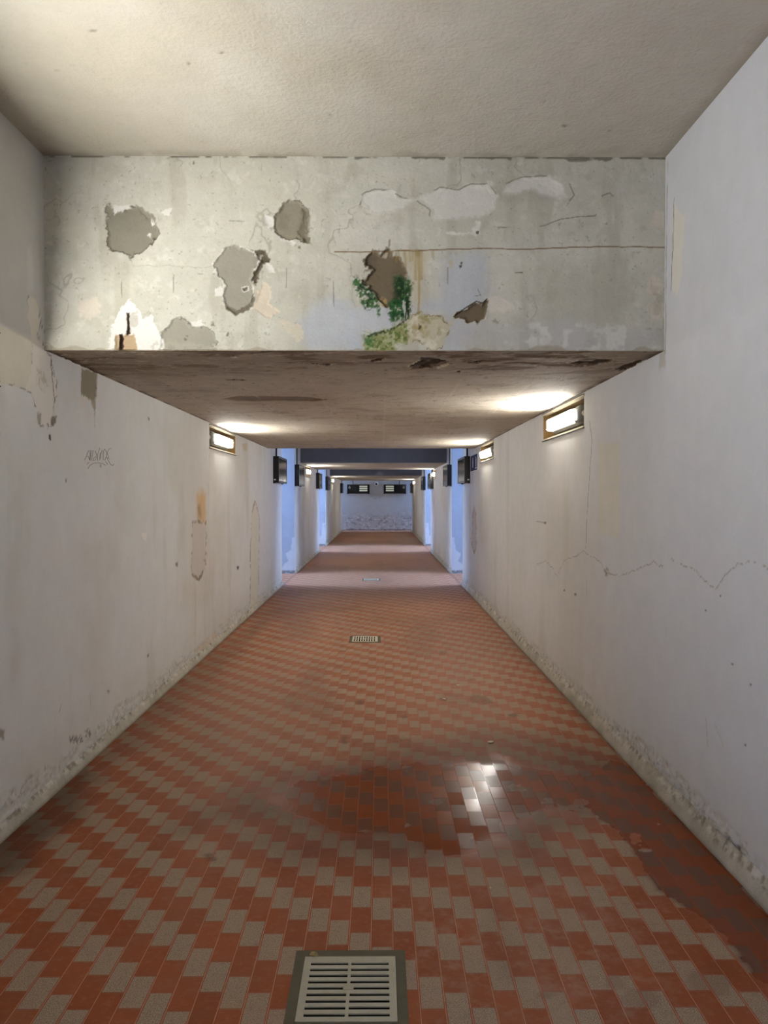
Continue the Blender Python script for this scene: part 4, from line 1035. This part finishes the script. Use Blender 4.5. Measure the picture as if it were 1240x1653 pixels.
SIDE_SIGNS = [(-1, 12.15, 'large black sign box on the left wall before the first stair opening'), (-1, 15.10, 'black sign box on the left wall just past the first stair opening'),
              (1, 12.15, 'large black sign box on the right wall beyond the blue sign'), (1, 15.10, 'black sign box on the right wall just past the first stair opening'),
              (-1, 20.0, 'small black sign box on the left wall before the second stair opening'), (-1, 23.40, 'small black sign box on the left wall past the second stair opening'),
              (1, 20.0, 'small black sign box on the right wall before the second stair opening'), (1, 23.40, 'small black sign box on the right wall past the second stair opening'),
              (-1, 31.98, 'tiny black sign box on the left wall beside the end wall'), (1, 31.98, 'tiny black sign box on the right wall beside the end wall')]
for s, y, lb in SIDE_SIGNS:
    X = XR if s > 0 else XL
    rz = math.radians(90) if s > 0 else math.radians(-90)
    # local x runs along +y (right wall) or -y (left wall); local y points into the corridor
    near = -1 if s > 0 else 1
    end = y > 30
    sign_box((X - s * 0.001, y, SZ if not end else 1.69), rz, lb, near * 0.36 if not end else near * -0.3, (Z2 - SZ) if not end else (Z1 - 1.69), near if y < 13 else None)

def end_sign(px0, px1, mirror, label):
    x0, zt = on_y(px0, 783.2, Y_END); x1, zb = on_y(px1, 796.8, Y_END)
    t = sign_box(((x0 + x1) / 2, Y_END - 0.001, zb), math.radians(180), label, (0.25 if not mirror else -0.2), Z1 + 0.4 - zb)
    # local +x runs towards the photo's left
    sgn = -1 if not mirror else 1                        # stripes at the inner end of each sign
    bmq = None
    panel = [c for c in t.children if c.name.startswith('display_panel')][0]
    for i in range(3):
        bm = bmesh.new(); zc = 0.105 + i * 0.095
        a, b = sorted((sgn * 0.05, sgn * 0.41))
        add_box(bm, (a + sgn * 0.0, SB_D - 0.004, zc), (b, SB_D + 0.0015, zc + 0.062))
        o = from_bm('stripe', bm, MAT['stripe'], panel); o['label'] = 'pale cream stripe'
    bm = bmesh.new(); cx = -sgn * 0.40; cz_ = 0.27
    for k in range(16):                                   # ring of the mark with a short stem above
        a0, a1 = 2 * math.pi * k / 16, 2 * math.pi * (k + 1) / 16
        add_cyl(bm, (cx + 0.036 * math.cos(a0), SB_D, cz_ + 0.036 * math.sin(a0)), (cx + 0.036 * math.cos(a1), SB_D, cz_ + 0.036 * math.sin(a1)), 0.010, 6)
    add_cyl(bm, (cx - sgn * 0.0, SB_D, cz_ + 0.034), (cx + 0.012, SB_D, cz_ + 0.085), 0.010, 6)
    o = from_bm('symbol', bm, MAT['icon'], panel); o['label'] = 'small white round symbol'
end_sign(561.2, 596.2, False, 'black sign with three cream stripes on the end wall, left of the dome camera')
end_sign(620.0, 655.0, True, 'black sign with three cream stripes on the end wall, right of the dome camera')

# ------------------------------------------------------------------ dome camera
cxx, czz = on_y(607.7, 781, Y_END)
t = thing('dome_camera', (cxx, Y_END, czz), 'white dome camera with black eye high on the end wall', 'camera')
bm = bmesh.new(); add_cyl(bm, (0, 0, 0), (0, -0.05, 0), 0.095, 28); from_bm('mount', bm, MAT['domewhite'], t)
bm = bmesh.new(); bmesh.ops.create_uvsphere(bm, u_segments=24, v_segments=14, radius=0.085)
for v in bm.verts: v.co = Vector((v.co.x, v.co.y - 0.06, v.co.z))
from_bm('shell', bm, MAT['domewhite'], t, True)
bm = bmesh.new(); bmesh.ops.create_uvsphere(bm, u_segments=16, v_segments=10, radius=0.05)
for v in bm.verts: v.co = Vector((v.co.x, v.co.y - 0.115, v.co.z - 0.012))
o = from_bm('eye', bm, MAT['domeblack'], t, True); o['label'] = 'black glossy eye'

# ------------------------------------------------------------------ blue wall sign
ya, yb2 = 10.68, 11.48
t = thing('wall_sign', (XR, (ya + yb2) / 2, 1.895), 'dark blue sign with white figures next to the right lamp', 'sign')
hl = (yb2 - ya) / 2
bm = bmesh.new(); add_box(bm, (-0.014, -hl, 0), (-0.001, hl, 0.245)); from_bm('border', bm, MAT['signwhite'], t)
bm = bmesh.new(); add_box(bm, (-0.017, -hl + 0.006, 0.008), (-0.012, hl - 0.03, 0.239)); o = from_bm('blue_field', bm, MAT['blue'], t)
for c in (-0.26, 0.10):
    bm = bmesh.new()
    add_cyl(bm, (-0.019, c, 0.185), (-0.016, c, 0.185), 0.020, 12)
    add_box(bm, (-0.019, c - 0.03, 0.10), (-0.016, c + 0.03, 0.168))
    add_box(bm, (-0.019, c - 0.026, 0.055), (-0.016, c - 0.003, 0.101)); add_box(bm, (-0.019, c + 0.003, 0.055), (-0.016, c + 0.026, 0.101))
    o = from_bm('figure', bm, MAT['signwhite'], t); o['label'] = 'white figure'
bm = bmesh.new(); add_box(bm, (-0.019, -0.36, 0.028), (-0.016, -0.20, 0.045))
o = from_bm('bar', bm, MAT['signwhite'], t); o['label'] = 'short white bar'

# ------------------------------------------------------------------ floor drains
def drain(D, rot, label):
    x0, y0, x1, y1 = D
    cx, cy_ = (x0 + x1) / 2, (y0 + y1) / 2
    w, l = (x1 - x0) / 2, (y1 - y0) / 2
    t = thing('floor_drain', (cx, cy_, 0), label, 'drain', 'drain grates along the middle of the floor')
    gw, gl = w * 0.865, l * 0.845
    bm = bmesh.new()                                         # cement surround
    for lo, hi in (((-w - .008, -l - .008), (w + .008, -gl)), ((-w - .008, gl), (w + .008, l + .008)), ((-w - .008, -gl), (-gw, gl)), ((gw, -gl), (w + .008, gl))):
        add_box(bm, (lo[0], lo[1], -0.03), (hi[0], hi[1], 0.0015))
    o = from_bm('surround', bm, MAT['cement'], t); o['label'] = 'dark cement surround'
    bm = bmesh.new()
    add_box(bm, (-w, -l, -0.30), (w, l, -0.285))
    for lo, hi in (((-w, -l), (w, -gl)), ((-w, gl), (w, l)), ((-w, -gl), (-gw, gl)), ((gw, -gl), (w, gl))):
        add_box(bm, (lo[0], lo[1], -0.285), (hi[0], hi[1], -0.03))
    o = from_bm('pit', bm, MAT['pit'], t); o['label'] = 'black pit under the slots'
    bm = bmesh.new()                                         # slotted grate: outer rim, spine, bars
    W, Lh = (gw, gl) if not rot else (gl, gw)
    def bx(ax0, ay0, ax1, ay1, top=0.004):
        if rot: ax0, ay0, ax1, ay1 = ay0, ax0, ay1, ax1
        add_box(bm, (ax0, ay0, 0.0), (ax1, ay1, top))
    W -= 0.001; Lh -= 0.001
    m = 0.022
    bx(-W, -Lh, -W + m, Lh); bx(W - m, -Lh, W, Lh); bx(-W + m, -Lh, W - m, -Lh + 0.020); bx(-W + m, Lh - 0.016, W - m, Lh)
    bx(-0.005, -Lh + 0.020, 0.005, Lh - 0.016)
    n = 9
    y_a, y_b = -Lh + 0.020, Lh - 0.016
    pitch = (y_b - y_a) / (n - 0.0)
    for i in range(n):
        yy = y_a + pitch * i
        slot = pitch * 0.42
        if i < n - 1 or True:
            bx(-W + m, yy + slot, -0.005, yy + pitch); bx(0.005, yy + slot, W - m, yy + pitch)
    bx(-0.016, -0.014, 0.016, 0.012, 0.0048)
    from_bm('grate', bm, MAT['grate'], t)
drain(D1, False, 'large pale grey drain grate in the foreground floor')
drain(D2, True, 'pale drain grate in the middle of the floor under the low ceiling')
drain(D3, True, 'small drain grate in the daylit floor strip between the stair openings')

# ------------------------------------------------------------------ litter on the floor
def crumb(px, py, r, mat, label, name, seed, flat_=0.5, zoff=0.0):
    x, y = on_z(px, py, 0)
    rr = random.Random(seed)
    bm = bmesh.new(); bmesh.ops.create_icosphere(bm, subdivisions=2, radius=r)
    for v in bm.verts:
        k = 0.75 + 0.5 * rr.random()
        v.co = Vector((v.co.x * k * 1.3, v.co.y * k, max(-r * 0.3, v.co.z * k * flat_)))
    zmin = min(v.co.z for v in bm.verts)
    for v in bm.verts: v.co.z -= zmin
    o = from_bm(name, bm, mat); o.location = (x, y, zoff)
    tag(o, label, 'crumb')
crumb(505.8, 1543.5, 0.011, MAT['ochre'], 'ochre pebble on the top edge of the foreground drain surround', 'pebble', 1, 0.7, 0.0015)
crumb(717, 1129, 0.010, MAT['crumb'], 'pale crumb on a dark spot left of the broken tile', 'plaster_crumb', 2)
crumb(739, 1107, 0.011, MAT['crumb'], 'pale crumb farthest down the floor, above the broken tile', 'plaster_crumb', 3)
crumb(792, 1199, 0.014, MAT['crumb'], 'white curled scrap lying just behind the wet patch', 'plaster_crumb', 4)
crumb(792, 1434, 0.004, MAT['crumb'], 'tiny pale crumb on the dry tiles in front of the wet patch', 'plaster_crumb', 5)

# ------------------------------------------------------------------ pencil scrawl on the left wall
def scrawl():
    t0 = bpy.data.curves.new('graffiti_tag', 'CURVE'); t0.dimensions = '3D'; t0.bevel_depth = 0.0013; t0.bevel_resolution = 1
    strokes = [[(255, 580), (300, 485), (345, 490), (385, 590)], [(300, 460), (350, 350), (400, 340), (390, 450), (385, 590)], [(440, 340), (415, 400), (405, 500), (390, 590)],
               [(470, 340), (450, 440), (430, 600)], [(520, 345), (560, 470), (480, 540), (470, 600), (520, 580), (560, 500)], [(635, 280), (610, 350), (580, 450), (575, 600)],
               [(655, 400), (640, 430), (625, 540), (630, 580)], [(690, 340), (660, 440), (650, 560)], [(725, 580), (715, 450), (725, 360), (755, 310), (800, 370), (805, 480), (770, 580), (725, 580)],
               [(925, 285), (850, 320), (825, 400), (840, 480), (870, 560)], [(810, 510), (850, 600), (900, 690), (960, 720), (990, 680)], [(310, 690), (360, 640)],
               [(330, 800), (380, 720), (480, 660), (580, 650), (700, 670), (780, 715)], [(770, 620), (810, 650), (825, 700)]]
    for st in strokes:
        sp = t0.splines.new('POLY'); sp.points.add(len(st) - 1)
        for q, (a, b) in zip(sp.points, st):
            y, z = on_x(120 + a * 80 / 1240, 705 + b * 60 / 930, XL)
            q.co = (XL + 0.001, y, z, 1)
    o = bpy.data.objects.new('graffiti_tag', t0)
    me = bpy.data.meshes.new_from_object(o); bpy.data.objects.remove(o)
    o = link_mesh('graffiti_tag', me, MAT['pencil'])
    tag(o, 'faint grey scribbled tag on the left wall', 'graffiti')
scrawl()
